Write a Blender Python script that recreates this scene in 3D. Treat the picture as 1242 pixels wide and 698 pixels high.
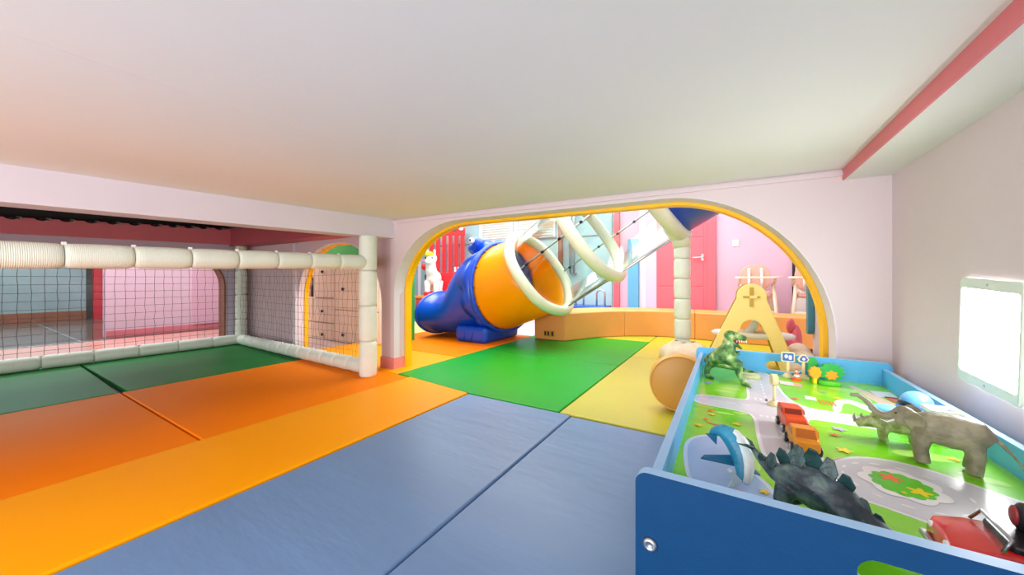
import bpy, bmesh, math, random
from mathutils import Vector, Matrix, Euler
random.seed(7)
PI = math.pi
R = math.radians
for o in list(bpy.data.objects): bpy.data.objects.remove(o)
scn = bpy.context.scene
C = scn.collection

# ------------------------------------------------------------------ camera
cam = bpy.data.objects.new('camera', bpy.data.cameras.new('camera'))
C.objects.link(cam); scn.camera = cam
cam.location = (0, 0, 0.72)
cam.rotation_euler = (R(90), 0, R(31.451))
cam.data.sensor_width = 36; cam.data.lens = 430 / 1242 * 36
cam.data.shift_y = -8 / 1242
cam.data.clip_start = 0.01

# ------------------------------------------------------------------ world, lights, exposure
w = bpy.data.worlds.new('world'); scn.world = w; w.use_nodes = True
w.node_tree.nodes['Background'].inputs[0].default_value = (1.0, 0.98, 0.97, 1)
w.node_tree.nodes['Background'].inputs[1].default_value = 0.75

def area(name, loc, rot, sx, sy, power, col=(1, 1, 1)):
    l = bpy.data.lights.new(name, 'AREA'); l.shape = 'RECTANGLE'; l.size = sx; l.size_y = sy
    l.energy = power; l.color = col
    o = bpy.data.objects.new(name, l); o.location = loc; o.rotation_euler = rot; C.objects.link(o)
    return o
area('hall_ceiling_light', (-1.4, 3.95, 2.72), (0, 0, 0), 3.6, 3.0, 125, (1, 0.985, 0.97))
area('hall_side_light', (-4.6, 4.3, 2.72), (0, 0, 0), 2.0, 2.0, 45, (1, 0.985, 0.97))
area('rear_fill_light', (-0.6, -1.55, 0.66), (R(90), 0, 0), 2.0, 0.9, 26, (1, 0.985, 0.97))  # added fill behind the camera, brightens the low room from its open side
area('corridor_ceiling_light', (-6.0, 0.9, 2.3), (0, 0, 0), 1.2, 2.2, 55, (1, 0.97, 0.95))
area('lobby_light', (-8.6, 0.6, 2.4), (0, 0, 0), 1.6, 1.6, 60, (0.92, 1, 1))

vs = scn.view_settings
vs.view_transform = 'Standard'; vs.look = 'None'; vs.gamma = 1; vs.use_curve_mapping = False
vs.exposure = 1.0

# ------------------------------------------------------------------ materials
def lin(c):
    if isinstance(c, str):
        c = c.lstrip('#'); c = tuple(int(c[i:i+2], 16) / 255 for i in (0, 2, 4))
    return tuple(x / 12.92 if x <= 0.04045 else ((x + 0.055) / 1.055) ** 2.4 for x in c)
MATS = {}
def mat(name, col, rough=0.5, var=0.05, scale=6, bump=0.0, bscale=40, metal=0, spec=0.5, coat=0, col2=None, stretch=None):
    """principled material: a colour broken up by noise, optional noise relief"""
    if name in MATS: return MATS[name]
    m = bpy.data.materials.new(name); m.use_nodes = True; MATS[name] = m
    nt = m.node_tree; b = nt.nodes['Principled BSDF']
    tc = nt.nodes.new('ShaderNodeTexCoord')
    no = nt.nodes.new('ShaderNodeTexNoise'); no.inputs['Scale'].default_value = scale; no.inputs['Detail'].default_value = 3
    src = tc.outputs['Object']
    if stretch:
        mp = nt.nodes.new('ShaderNodeMapping'); mp.inputs['Scale'].default_value = stretch
        nt.links.new(src, mp.inputs[0]); src = mp.outputs[0]
    nt.links.new(src, no.inputs['Vector'])
    rp = nt.nodes.new('ShaderNodeValToRGB')
    c = lin(col)
    if col2 is None:
        a = tuple(max(0, x * (1 - var)) for x in c); d = tuple(min(1, x * (1 + var)) for x in c)
        rp.color_ramp.elements[0].position = 0.3; rp.color_ramp.elements[1].position = 0.7
    else:
        a = c; d = lin(col2); rp.color_ramp.elements[0].position = 0.42; rp.color_ramp.elements[1].position = 0.58
    rp.color_ramp.elements[0].color = (*a, 1); rp.color_ramp.elements[1].color = (*d, 1)
    nt.links.new(no.outputs['Fac'], rp.inputs[0]); nt.links.new(rp.outputs[0], b.inputs['Base Color'])
    b.inputs['Roughness'].default_value = rough; b.inputs['Metallic'].default_value = metal
    b.inputs['Specular IOR Level'].default_value = spec
    b.inputs['Coat Weight'].default_value = coat
    if bump:
        n2 = nt.nodes.new('ShaderNodeTexNoise'); n2.inputs['Scale'].default_value = bscale; n2.inputs['Detail'].default_value = 4
        bp = nt.nodes.new('ShaderNodeBump'); bp.inputs['Strength'].default_value = bump; bp.inputs['Distance'].default_value = 0.01
        nt.links.new(src, n2.inputs['Vector']); nt.links.new(n2.outputs['Fac'], bp.inputs['Height'])
        nt.links.new(bp.outputs[0], b.inputs['Normal'])
    return m
def ribbed(name, col, rough=0.45, freq=60):
    m = mat(name, col, rough, 0.04, 8)
    nt = m.node_tree; b = nt.nodes['Principled BSDF']
    tc = nt.nodes.new('ShaderNodeTexCoord'); wv = nt.nodes.new('ShaderNodeTexWave')
    wv.bands_direction = 'Z'; wv.inputs['Scale'].default_value = freq; wv.inputs['Distortion'].default_value = 0.3
    bp = nt.nodes.new('ShaderNodeBump'); bp.inputs['Strength'].default_value = 0.35; bp.inputs['Distance'].default_value = 0.004
    nt.links.new(tc.outputs['Object'], wv.inputs[0]); nt.links.new(wv.outputs['Fac'], bp.inputs['Height']); nt.links.new(bp.outputs[0], b.inputs['Normal'])
    return m
def emis(name, col, strength):
    m = bpy.data.materials.new(name); m.use_nodes = True; MATS[name] = m
    b = m.node_tree.nodes['Principled BSDF']; b.inputs['Base Color'].default_value = (*lin(col), 1)
    b.inputs['Emission Color'].default_value = (*lin(col), 1); b.inputs['Emission Strength'].default_value = strength
    return m
def clear(name, col, alpha=0.12, rough=0.03, refl=0.5):
    m = bpy.data.materials.new(name); m.use_nodes = True; MATS[name] = m
    nt = m.node_tree; nt.nodes.remove(nt.nodes['Principled BSDF']); out = nt.nodes['Material Output']
    t = nt.nodes.new('ShaderNodeBsdfTransparent'); t.inputs[0].default_value = (*lin(col), 1)
    g = nt.nodes.new('ShaderNodeBsdfGlossy'); g.inputs['Roughness'].default_value = rough
    lw = nt.nodes.new('ShaderNodeLayerWeight'); lw.inputs[0].default_value = 0.25
    mx = nt.nodes.new('ShaderNodeMixShader'); mt = nt.nodes.new('ShaderNodeMath'); mt.operation = 'MULTIPLY_ADD'
    mt.inputs[1].default_value = refl; mt.inputs[2].default_value = alpha * 0.3
    nt.links.new(lw.outputs['Fresnel'], mt.inputs[0]); nt.links.new(mt.outputs[0], mx.inputs[0])
    nt.links.new(t.outputs[0], mx.inputs[1]); nt.links.new(g.outputs[0], mx.inputs[2]); nt.links.new(mx.outputs[0], out.inputs[0])
    return m

M_wall = mat('wall_paint', '#dccdd1', 0.7, 0.02, 2, 0.05, 60)
M_wallr = mat('wall_paint_right', '#dccfd3', 0.7, 0.02, 2, 0.05, 60)
M_ceil = mat('ceiling_board', '#e6e4e1', 0.75, 0.02, 1.5, 0.04, 50)
M_lav = mat('lavender_white', '#ddd5de', 0.6, 0.02, 3)
M_mauve = mat('mauve_paint', '#b79fa8', 0.7, 0.03, 3)
M_mauve_l = mat('mauve_light_paint', '#d3bcc2', 0.7, 0.03, 3)
M_pink = mat('pink_paint', '#d2adc0', 0.6, 0.02, 2)
M_coral = mat('coral_paint', '#dd747c', 0.5, 0.04, 4)
M_redpaint = mat('red_paint', '#da7480', 0.45, 0.04, 3)
M_door = mat('red_door', '#e4606c', 0.4, 0.03, 2)
M_dark = mat('dark_ceiling', '#2c2422', 0.7, 0.15, 3)
M_brown = mat('brown_edge', '#7d4a34', 0.5, 0.1, 8)
M_yellow = mat('yellow_edge', '#ffbe00', 0.4, 0.05, 5)
M_blue_mat = mat('blue_vinyl', '#6a8ab4', 0.38, 0.05, 1.2, 0.28, 4, spec=0.4, stretch=(1, 4, 1))
M_orange = mat('orange_vinyl', '#ff8400', 0.5, 0.04, 1.5, 0.08, 5, spec=0.06)
M_orange2 = mat('amber_vinyl', '#ffa200', 0.42, 0.04, 1.5, 0.08, 5, spec=0.12)
M_green = mat('green_vinyl', '#0c9a22', 0.38, 0.07, 1.5, 0.08, 5, spec=0.2)
M_dgreen = mat('deep_green_vinyl', '#1c7a34', 0.48, 0.12, 1.5, 0.08, 5, spec=0.1)
M_ylw_mat = mat('yellow_vinyl', '#bab22e', 0.36, 0.05, 1.5, 0.06, 6)
M_foam = ribbed('mint_foam', '#e6efe2')
M_foam2 = mat('padded_vinyl', '#dde3c8', 0.35, 0.05, 4, 0.15, 12)
M_net = mat('net_cord', '#5a5048', 0.8, 0.1, 30)
M_steel = mat('brushed_steel', '#b9bdc0', 0.28, 0.06, 5, metal=1)
M_black = mat('black_plastic', '#1c1d20', 0.35, 0.1, 10)
M_white = mat('white_plastic', '#f2f0ee', 0.4, 0.02, 8)
M_slideb = mat('blue_plastic', '#0048c8', 0.28, 0.05, 3)
M_slidey = mat('yellow_plastic', '#ffb400', 0.3, 0.04, 3)
def translucent(m, amount):
    nt = m.node_tree; b = nt.nodes['Principled BSDF']; out = nt.nodes['Material Output']
    t = nt.nodes.new('ShaderNodeBsdfTranslucent'); mx = nt.nodes.new('ShaderNodeMixShader'); mx.inputs[0].default_value = amount
    nt.links.new(b.inputs['Base Color'].links[0].from_socket, t.inputs[0])
    nt.links.new(b.outputs[0], mx.inputs[1]); nt.links.new(t.outputs[0], mx.inputs[2]); nt.links.new(mx.outputs[0], out.inputs[0])
translucent(M_slidey, 0.35)
M_bench = mat('tan_leather', '#e29a50', 0.45, 0.05, 3, 0.08, 9)
M_tan = mat('tan_vinyl', '#d69a44', 0.45, 0.05, 4, 0.06, 20)
M_beige = mat('beige_cloth', '#e2cfb2', 0.8, 0.08, 8, 0.4, 14)
M_tblue = mat('table_dark_blue', '#003a66', 0.55, 0.04, 30, 0.05, 200, spec=0.2)
M_tlight = mat('table_light_blue', '#58b4ea', 0.4, 0.03, 10)
M_tedge = mat('table_pale_edge', '#9cc8f0', 0.4, 0.03, 10)
M_cream = mat('pale_wood', '#ecd8a4', 0.5, 0.08, 20, stretch=(6, 6, 1))
M_glass = clear('clear_acrylic', '#eef6f4', 0.25)
M_pane = clear('window_glass', '#e4f0f2', 0.3)
M_pane2 = clear('opening_glass', '#f0f6f6', 0.02, 0.15, 0.06)

# ------------------------------------------------------------------ mesh building
def frame(d):
    d = Vector(d).normalized(); up = Vector((0, 0, 1))
    if abs(d.dot(up)) > 0.98: up = Vector((1, 0, 0))
    s = d.cross(up).normalized(); return s, s.cross(d).normalized()
class MB:
    def __init__(self): self.v = []; self.f = []
    def add(self, vs_, fs):
        n = len(self.v); self.v += [tuple(p) for p in vs_]; self.f += [tuple(i + n for i in f) for f in fs]; return self
    def box(self, x0, x1, y0, y1, z0, z1):
        return self.add([(x0,y0,z0),(x1,y0,z0),(x1,y1,z0),(x0,y1,z0),(x0,y0,z1),(x1,y0,z1),(x1,y1,z1),(x0,y1,z1)],
                        [(0,3,2,1),(4,5,6,7),(0,1,5,4),(1,2,6,5),(2,3,7,6),(3,0,4,7)])
    def loft(self, rings, caps=True, closed=False):
        n = len(rings[0]); vs_ = [p for r in rings for p in r]; fs = []
        m = len(rings)
        for i in range(m if closed else m - 1):
            j = (i + 1) % m
            for k in range(n): fs.append((i*n+k, i*n+(k+1)%n, j*n+(k+1)%n, j*n+k))
        if caps and not closed:
            fs.append(tuple(range(n-1, -1, -1))); fs.append(tuple((m-1)*n + k for k in range(n)))
        return self.add(vs_, fs)
    def tube(self, path, rad, n=12, closed=False, flat=1.0):
        path = [Vector(p) for p in path]; m = len(path)
        if not isinstance(rad, (list, tuple)): rad = [rad] * m
        rings = []; ps = None
        for i, p in enumerate(path):
            if closed: d = path[(i+1) % m] - path[i-1]
            else: d = path[min(i+1, m-1)] - path[max(i-1, 0)]
            d.normalize()
            if ps is None: s, u = frame(d)
            else:
                s = (ps - d * ps.dot(d)); s = s.normalized() if s.length > 1e-6 else frame(d)[0]; u = s.cross(d)
            ps = s
            rings.append([p + (s * math.cos(2*PI*k/n) + u * flat * math.sin(2*PI*k/n)) * rad[i] for k in range(n)])
        return self.loft(rings, True, closed)
    def cyl(self, p0, p1, r, n=16, r1=None): return self.tube([p0, p1], [r, r if r1 is None else r1], n)
    def lathe(self, prof, c=(0,0,0), n=20, axis='z'):
        rings = []
        for r, z in prof:
            ring = []
            for k in range(n):
                a = 2*PI*k/n; x, y = r*math.cos(a), r*math.sin(a)
                p = (x, y, z) if axis == 'z' else ((z, x, y) if axis == 'x' else (y, z, x))
                ring.append((p[0]+c[0], p[1]+c[1], p[2]+c[2]))
            rings.append(ring)
        return self.loft(rings)
    def ell(self, c, r, rot=(0,0,0), nu=16, nv=10):
        e = Euler(rot).to_matrix(); c = Vector(c); rings = []
        for i in range(nv + 1):
            t = -PI/2 + PI*i/nv; t = max(-PI/2+0.02, min(PI/2-0.02, t))
            rings.append([c + e @ Vector((r[0]*math.cos(t)*math.cos(2*PI*k/nu), r[1]*math.cos(t)*math.sin(2*PI*k/nu), r[2]*math.sin(t))) for k in range(nu)])
        return self.loft(rings)
    def prism(self, poly, t0, t1, plane='xy'):
        """outline extruded along the third axis"""
        mp = {'xy': lambda a,b,t: (a,b,t), 'xz': lambda a,b,t: (a,t,b), 'yz': lambda a,b,t: (t,a,b)}[plane]
        n = len(poly)
        vs_ = [mp(a,b,t0) for a,b in poly] + [mp(a,b,t1) for a,b in poly]
        fs = [tuple(range(n-1,-1,-1)), tuple(range(n, 2*n))] + [(k,(k+1)%n,n+(k+1)%n,n+k) for k in range(n)]
        return self.add(vs_, fs)
    def flat(self, poly, z): return self.add([(a,b,z) for a,b in poly], [tuple(range(len(poly)))])
    def build(self, name, m, parent=None, smooth=False, bevel=0, seg=2, world=False, subdiv=0, fix=True):
        me = bpy.data.meshes.new(name); me.from_pydata(self.v, [], self.f); me.update()
        if fix:
            bm = bmesh.new(); bm.from_mesh(me); bmesh.ops.recalc_face_normals(bm, faces=bm.faces); bm.to_mesh(me); bm.free()
        me.materials.append(m)
        if smooth: me.polygons.foreach_set('use_smooth', [True]*len(me.polygons))
        o = bpy.data.objects.new(name, me); C.objects.link(o)
        if parent is not None: attach(o, parent, world)
        if bevel:
            b = o.modifiers.new('bevel', 'BEVEL'); b.width = bevel; b.segments = seg; b.limit_method = 'ANGLE'; b.angle_limit = R(40)
        if subdiv:
            s = o.modifiers.new('subdiv', 'SUBSURF'); s.levels = subdiv; s.render_levels = subdiv
        return o
def world_mat(o):
    m = Matrix.LocRotScale(o.location, o.rotation_euler, o.scale)
    return (world_mat(o.parent) @ o.matrix_parent_inverse @ m) if o.parent else m
def attach(o, parent, world=False):
    o.parent = parent
    if world: o.matrix_parent_inverse = world_mat(parent).inverted()
def organic(mb, name, m, parent=None, voxel=0.003, it=4, world=False):
    """overlapping volumes fused into one continuous skin"""
    o = mb.build(name, m, parent, True, world=world)
    r = o.modifiers.new('fuse', 'REMESH'); r.mode = 'VOXEL'; r.voxel_size = voxel; r.use_smooth_shade = True
    s = o.modifiers.new('soften', 'SMOOTH'); s.iterations = it; s.factor = 0.5
    return o
def tag(o, label, cat, group=None, kind=None):
    if label: o['label'] = label
    if cat: o['category'] = cat
    if group: o['group'] = group
    if kind: o['kind'] = kind
    return o
def thing(name, label, cat, loc=(0,0,0), rz=0, group=None):
    o = bpy.data.objects.new(name, None); o.empty_display_size = 0.05; C.objects.link(o)
    o.location = loc; o.rotation_euler = (0, 0, rz)
    return tag(o, label, cat, group)
def struct(o, label=None):
    o['kind'] = 'structure'
    if label: o['label'] = label
    return o
def copy_part(src, parent, loc=None, rot=None, scale=None):
    c = src.copy(); C.objects.link(c); c.parent = parent
    if loc is not None: c.location = loc
    if rot is not None: c.rotation_euler = rot
    if scale is not None: c.scale = scale
    return c
def corner(cx, cz, rx, rz, a0, a1, n=14):
    return [(cx + rx*math.cos(R(a0 + (a1-a0)*i/n)), cz + rz*math.sin(R(a0 + (a1-a0)*i/n))) for i in range(n+1)]
def rrect(x0, x1, y0, y1, r, n=5):
    return corner(x1-r,y1-r,r,r,0,90,n) + corner(x0+r,y1-r,r,r,90,180,n) + corner(x0+r,y0+r,r,r,180,270,n) + corner(x1-r,y0+r,r,r,270,360,n)
def oval(cx, cy, rx, ry, rot=0, n=24):
    c, s = math.cos(rot), math.sin(rot)
    return [(cx + rx*math.cos(2*PI*k/n)*c - ry*math.sin(2*PI*k/n)*s, cy + rx*math.cos(2*PI*k/n)*s + ry*math.sin(2*PI*k/n)*c) for k in range(n)]

# ================================================================== SETTING
H0 = 2.8
struct(MB().box(-11, 2.6, -1.7, 6.4, -0.12, -0.04).build('floor', mat('subfloor', '#cdb9b4', 0.35, 0.05, 3)))
# --- the low ceiling, sagging slightly towards the left
def zc(x, y):
    return 1.217 + 0.031 * (y - 1.965) * max(0, min(1, (0.3 - x) / 2.63))
ceiling = struct(MB().box(-2.46, 0.44, -1.7, 2.0, 1.26, 1.34).build('ceiling', M_ceil))
def ceil_panel(x0, x1, y0, y1):
    mb = MB(); n = 14
    g = [[(x0+(x1-x0)*i/n, y0+(y1-y0)*j/n) for i in range(n+1)] for j in range(n+1)]
    vs_ = [(x, y, zc(x, y)) for row in g for x, y in row]; k = len(vs_)
    vs_ += [(x, y, 1.27) for row in g for x, y in row]
    fs = []
    for j in range(n):
        for i in range(n):
            a = j*(n+1)+i; q = (a, a+1, a+n+2, a+n+1); fs += [q, tuple(t+k for t in q)]
    for i in range(n):
        for a, b in ((i, i+1), (n*(n+1)+i, n*(n+1)+i+1), (i*(n+1), (i+1)*(n+1)), (i*(n+1)+n, (i+1)*(n+1)+n)):
            fs.append((a, b, b+k, a+k))
    return mb.add(vs_, fs).build('ceiling_panel', M_ceil, ceiling)
for x0, x1 in ((-2.34, -1.1503), (-1.1497, 0.432)):
    for y0, y1 in ((-1.7, 2.13),): ceil_panel(x0, x1, y0, y1)
soff = struct(MB().box(0.436, 0.60, -1.7, 2.15, 1.169, 1.33).build('trim_1', M_ceil), 'low white soffit along the right wall')
MB().box(0.43, 0.437, -1.7, 2.13, 1.168, 1.226).build('fascia_board', M_coral, soff)
# --- right wall
wr = struct(MB().box(0.59, 0.74, -1.7, 3.78, -0.04, H0).build('wall_right', M_wallr))
# --- the wall with the two arches
WROT = math.atan2(0.155, 2.92)
def arch1(g=0.0):   # outline from left foot over to right foot
    return ([(0+g, -0.04)] + corner(0.66, 0.60, 0.66-g, 0.57-g, 180, 90, 16) + corner(2.03, 0.44, 0.716-g, 0.73-g, 90, 0, 18) + [(2.746-g, -0.04)])
def arch2(g=0.0):
    return ([(-1.447+g, -0.04)] + corner(-0.85, 0.52, 0.597-g, 0.555-g, 180, 90, 14) + corner(-0.75, 0.52, 0.60-g, 0.555-g, 90, 0, 14) + [(-0.15-g, -0.04)])
outl = [(-0.04, -0.04)] + arch1() + [(3.0, -0.04), (3.0, H0), (-0.04, H0)]
wg2 = struct(MB().prism([(-2.72, -0.04)] + arch2() + [(-0.0, -0.04), (-0.0, H0), (-2.72, H0)], 0, 0.09, 'xz').build('wall_goal', M_mauve_l))
wg2.location = (-2.33, 1.965, 0)
wb = struct(MB().prism(outl, 0, 0.17, 'xz').build('wall_back', M_wall))
wb.location = (-2.33, 1.965, 0); wb.rotation_euler = (0, 0, WROT)
def band(path, t0, t1, g0, g1):
    """rim following an arch: path function, depth range, inset range"""
    a, b = path(g0), path(g1)
    rings = [[(p[0], t0, p[1]), (q[0], t0, q[1]), (q[0], t1, q[1]), (p[0], t1, p[1])] for p, q in zip(a, b)]
    return MB().loft(rings)
r1 = band(arch1, 0.112, 0.178, -0.004, 0.022).build('arch_rim', M_yellow, wb, bevel=0.004)
r2 = band(arch2, 0.056, 0.096, -0.004, 0.012).build('arch_rim', M_yellow, wg2)
band(arch1, -0.002, 0.111, -0.003, 0.003).build('arch_lining', M_lav, wb)
band(arch2, -0.002, 0.055, -0.003, 0.003).build('arch_lining', M_lav, wg2)
MB().box(-0.155, 0.005, -0.006, 0.122, -0.04, 0.09).build('pillar_base', mat('base_pink', '#e08a88', 0.5, 0.04, 5), wb, bevel=0.002)
MB().box(0.0, 2.77, -0.012, 0.0, 1.186, 1.206).build('cover_strip', M_wall, wb)
MB().box(-1.50, -1.45, -0.03, 0.0, -0.04, 1.10).build('pilaster', M_lav, wg2)
# --- beam over the goal, dipping to the near left
def beam_z(y): return 1.217 + 0.031 * (y - 1.965), 1.068 + 0.0275 * (y - 1.965)
mb = MB(); rings = []
for y in (-1.7, 2.0):
    t, b = beam_z(y); rings.append([(-2.33, y, b), (-2.45, y, b - 0.004), (-2.45, y, 1.40), (-2.33, y, 1.40)])
struct(mb.loft(rings).build('trim_2', M_lav, bevel=0.002), 'white beam over the open front of the goal')
# --- goal bay: dark ceiling, red fascias, left wall with arched opening
struct(MB().box(-5.1, -2.44, -1.7, 2.05, 1.335, 1.42).build('trim_3', M_dark), 'dark ceiling above the goal')
fl = MB(); rings = []
for y in (-1.7, 1.96):
    k = (y - 0.278) / 1.64; rings.append([(-4.86, y, 1.097+0.042*k), (-4.95, y, 1.097+0.042*k), (-4.95, y, 1.225+0.10*k), (-4.86, y, 1.225+0.10*k)])
fasc = struct(fl.loft(rings).build('trim_4', M_redpaint), 'red fascia above the opening behind the net')
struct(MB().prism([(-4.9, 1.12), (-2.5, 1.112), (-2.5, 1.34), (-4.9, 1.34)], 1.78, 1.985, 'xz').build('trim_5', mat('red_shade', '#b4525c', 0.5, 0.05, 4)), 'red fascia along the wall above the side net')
struct(MB().box(-5.06, -4.96, -1.7, 1.96, 1.16, 1.40).build('trim_9', M_dark), 'dark back board above the red fascia')  # dark board added to fill the band between fascia and ceiling
M_hook = mat('dark_metal', '#24282a', 0.3, 0.1, 20, metal=0.6)
for y in (0.19, 0.326, 0.47, 0.598, 0.736, 0.865, 1.006, 1.151, 1.283, 1.405, 1.525, 1.663):
    k = (y - 0.278) / 1.64; zt = 1.225 + 0.10*k
    mb = MB(); mb.tube([(0, -0.035, 0), (0.01, -0.02, -0.016), (0.012, 0.0, -0.02), (0.01, 0.02, -0.014), (0, 0.03, 0)], 0.008, 8)
    h = mb.build('hook', M_hook, fasc, True); h.location = (-4.85, y, zt + 0.006)
    ring = [(0.012, 0.034 + 0.016*math.cos(2*PI*i/12), -0.012 + 0.012*math.sin(2*PI*i/12)) for i in range(12)]
    MB().tube(ring, 0.0035, 6, True).build('hook_ring', M_steel, h, True)
pts = [(-4.80 + 0.016*i, 1.70 + 0.004*i, 1.30 + (0.012 if i % 2 else -0.008)) for i in range(26)]
tag(MB().tube(pts, 0.004, 6).build('chain', M_steel, None, True), 'silver chain strung in the corner above the goal', 'chain')
ol = [(1.98, -0.04), (1.749, -0.04)] + corner(1.40, 0.66, 0.349, 0.36, 0, 90, 14) + [(-1.7, 1.02), (-1.7, 1.16), (1.98, 1.16)]
wl = struct(MB().prism(ol, -5.06, -4.92, 'yz').build('wall_left', mat('grey_lavender', '#c9bfd0', 0.7, 0.03, 3)))
e0 = [(1.749, -0.04)] + corner(1.40, 0.66, 0.349, 0.36, 0, 90, 14) + [(-1.7, 1.02)]
e1 = [(1.737, -0.04)] + corner(1.40, 0.66, 0.337, 0.348, 0, 90, 14) + [(-1.7, 1.008)]
MB().loft([[(-4.905, a[0], a[1]), (-4.905, b[0], b[1]), (-5.06, b[0], b[1]), (-5.06, a[0], a[1])] for a, b in zip(e0, e1)]).build('edge_trim', M_brown, wl)
MB().box(-4.95, -4.905, 1.861, 1.975, -0.04, 1.10).build('corner_board', mat('corner_mauve', '#8e6a70', 0.6, 0.05, 4), wl)
# --- corridor behind the goal
struct(MB().box(-6.49, -5.06, -1.7, 3.9, -0.04, -0.002).build('floor_2', mat('salmon_floor', '#d0968e', 0.16, 0.05, 2)), 'glossy salmon corridor floor')
struct(MB().box(-10.5, -6.49, -3.0, 3.0, -0.04, -0.004).build('floor_3', mat('stone_floor', '#5c4a46', 0.18, 0.15, 3)), 'dark glossy lobby floor')
lobby_line = MB().box(-10.4, -6.5, 0.905, 0.93, -0.004, 0.0); struct(lobby_line.build('trim_6', M_steel), 'metal joint across the lobby floor')
struct(MB().box(-6.51, -6.46, -1.7, 1.15, -0.03, 0.006).build('trim_7', M_steel), 'metal threshold strip of the lobby')
wp = struct(MB().box(-6.85, -6.70, 1.14, 3.9, -0.04, 2.4).build('wall_corridor', M_pink))
MB().box(-6.70, -6.69, 1.14, 3.9, 0.0, 0.085).build('baseboard', M_redpaint, wp)
MB().box(-6.70, -6.675, 1.98, 3.9, 0.085, 2.4).build('wall_panel', mat('pink_panel', '#cf9fb4', 0.6, 0.03, 3), wp)
wm = struct(MB().box(-10.55, -10.40, -3.0, 1.52, -0.04, 2.4).build('wall_lobby', mat('grey_metal', '#93a3a6', 0.32, 0.1, 2, metal=0.4)))
MB().box(-10.42, -10.38, -3.0, 1.52, 0, 0.16).build('baseboard', M_brown, wm)
struct(MB().box(-10.50, -10.40, 1.52, 1.60, -0.04, 2.4).build('trim_8', M_dark), 'dark jamb beside the red lobby door')
struct(MB().box(-10.50, -10.42, 1.60, 2.0, -0.04, 2.4).build('door_2', mat('lobby_red', '#c02c36', 0.4, 0.06, 3)), 'dark red door at the end of the lobby')
struct(MB().box(-10.55, -4.9, -1.8, -1.7, -0.04, 2.4).build('wall_lobby_side', M_lav))
struct(MB().box(-10.6, -5.06, -3.0, 4.0, 2.42, 2.5).build('ceiling_corridor', M_ceil))
struct(MB().box(-5.0, -4.985, -1.7, 1.75, 0.02, 1.02).build('window_2', M_pane2), 'clear glass filling the opening behind the net')
# --- bright hall beyond the arch
struct(MB().box(-7.5, 2.6, 2.0, 6.4, H0, H0+0.1).build('ceiling_hall', M_ceil))
YF = 6.15
wf = struct(MB().box(-1.70, 2.5, YF, YF+0.12, -0.04, H0).build('wall_hall', M_pink))
MB().box(-1.69, -1.59, YF-0.05, YF, 0, H0).build('red_jamb', M_door, wf, bevel=0.004)
MB().box(-1.44, -1.27, YF-0.09, YF, 0, 1.42).build('blue_board', mat('sky_board', '#5aa0c6', 0.5, 0.03, 4), wf, bevel=0.006)
MB().box(-1.27, -1.17, YF-0.012, YF, 0, H0).build('white_strip', mat('strip_white', '#d6d4da', 0.6, 0.02, 3), wf)
MB().box(-1.17, -1.0, YF-0.008, YF, 0, H0).build('lilac_strip', mat('lilac', '#d8b8d0', 0.6, 0.02, 3), wf)
struct(MB().box(2.4, 2.5, 3.7, 6.2, -0.04, H0).build('wall_hall_right', M_lav))
struct(MB().box(-7.5, -7.4, 3.9, 6.3, -0.04, H0).build('wall_hall_left', M_lav))
struct(MB().box(-7.5, -5.02, 3.82, 3.94, -0.04, H0).build('wall_hall_near', M_lav))
# door with frame and lever
d1 = struct(MB().box(-1.0, -0.275, YF-0.03, YF, 0.0, 2.1).build('door_1', M_door, bevel=0.003), 'coral red door at the far side of the hall')
MB().box(-0.275, -0.165, YF-0.055, YF, 0.0, 2.16).build('door_frame', M_door, d1, bevel=0.004)
for z0, z1 in ((0.12, 0.62), (0.64, 1.38), (1.40, 2.02)):
    MB().box(-0.96, -0.33, YF-0.036, YF-0.03, z0, z1).build('door_panel', M_door, d1, bevel=0.003)
hd = MB().cyl((-0.34, YF-0.04, 1.08), (-0.34, YF-0.10, 1.08), 0.012).cyl((-0.345, YF-0.09, 1.08), (-0.47, YF-0.09, 1.075), 0.011)
MB.box(hd, -0.36, -0.325, YF-0.04, YF-0.03, 1.03, 1.13).build('lever_handle', M_steel, d1)
sw = tag(MB().box(0.045, 0.125, YF-0.012, YF, 1.23, 1.32).build('light_switch', M_white, bevel=0.003), 'white light switch on the pink wall beside the red door', 'switch')
MB().box(0.062, 0.108, YF-0.017, YF-0.011, 1.245, 1.305).build('rocker', M_white, sw, bevel=0.002)
MB().box(0.74, 0.77, YF-0.03, YF, 0, H0).build('dark_gap', M_dark, wf)
MB().box(0.77, 2.4, YF-0.02, YF, 0, H0).build('white_panel', M_white, wf)
# glazed front of the hall: pale panes, mullions, louvred vents
M_pale = mat('frosted_glass', '#a6c2c9', 0.2, 0.05, 1.5)
wg = struct(MB().box(-7.5, -1.70, YF+0.06, YF+0.12, -0.04, H0).build('wall_glazed', mat('pale_grey', '#b9c8ca', 0.5, 0.04, 2)))
xs = [-7.4, -6.4, -5.45, -4.55, -3.68, -2.72, -1.70]
for i in range(6):
    for z0, z1 in ((0.12, 1.5), (1.54, 2.7)):
        MB().box(xs[i]+0.04, xs[i+1]-0.04, YF+0.03, YF+0.06, z0, z1).build('pane', M_pale, wg)
    MB().box(xs[i]-0.04, xs[i]+0.04, YF, YF+0.07, -0.04, H0).build('mullion', M_white, wg, bevel=0.004)
for x0, x1 in ((-3.60, -2.80), (-4.5, -3.76)):
    v = struct(MB().box(x0, x1, YF-0.02, YF+0.04, 1.56, 2.3).build('window_3', M_white), 'white louvred vent high on the glazed wall')
    for k in range(14):
        s = MB().box(x0+0.02, x1-0.02, -0.03, 0.03, -0.004, 0.004).build('slat', M_white, v)
        s.location = (0, YF-0.04, 1.59 + k*0.05); s.rotation_euler = (R(-35), 0, 0)
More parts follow.
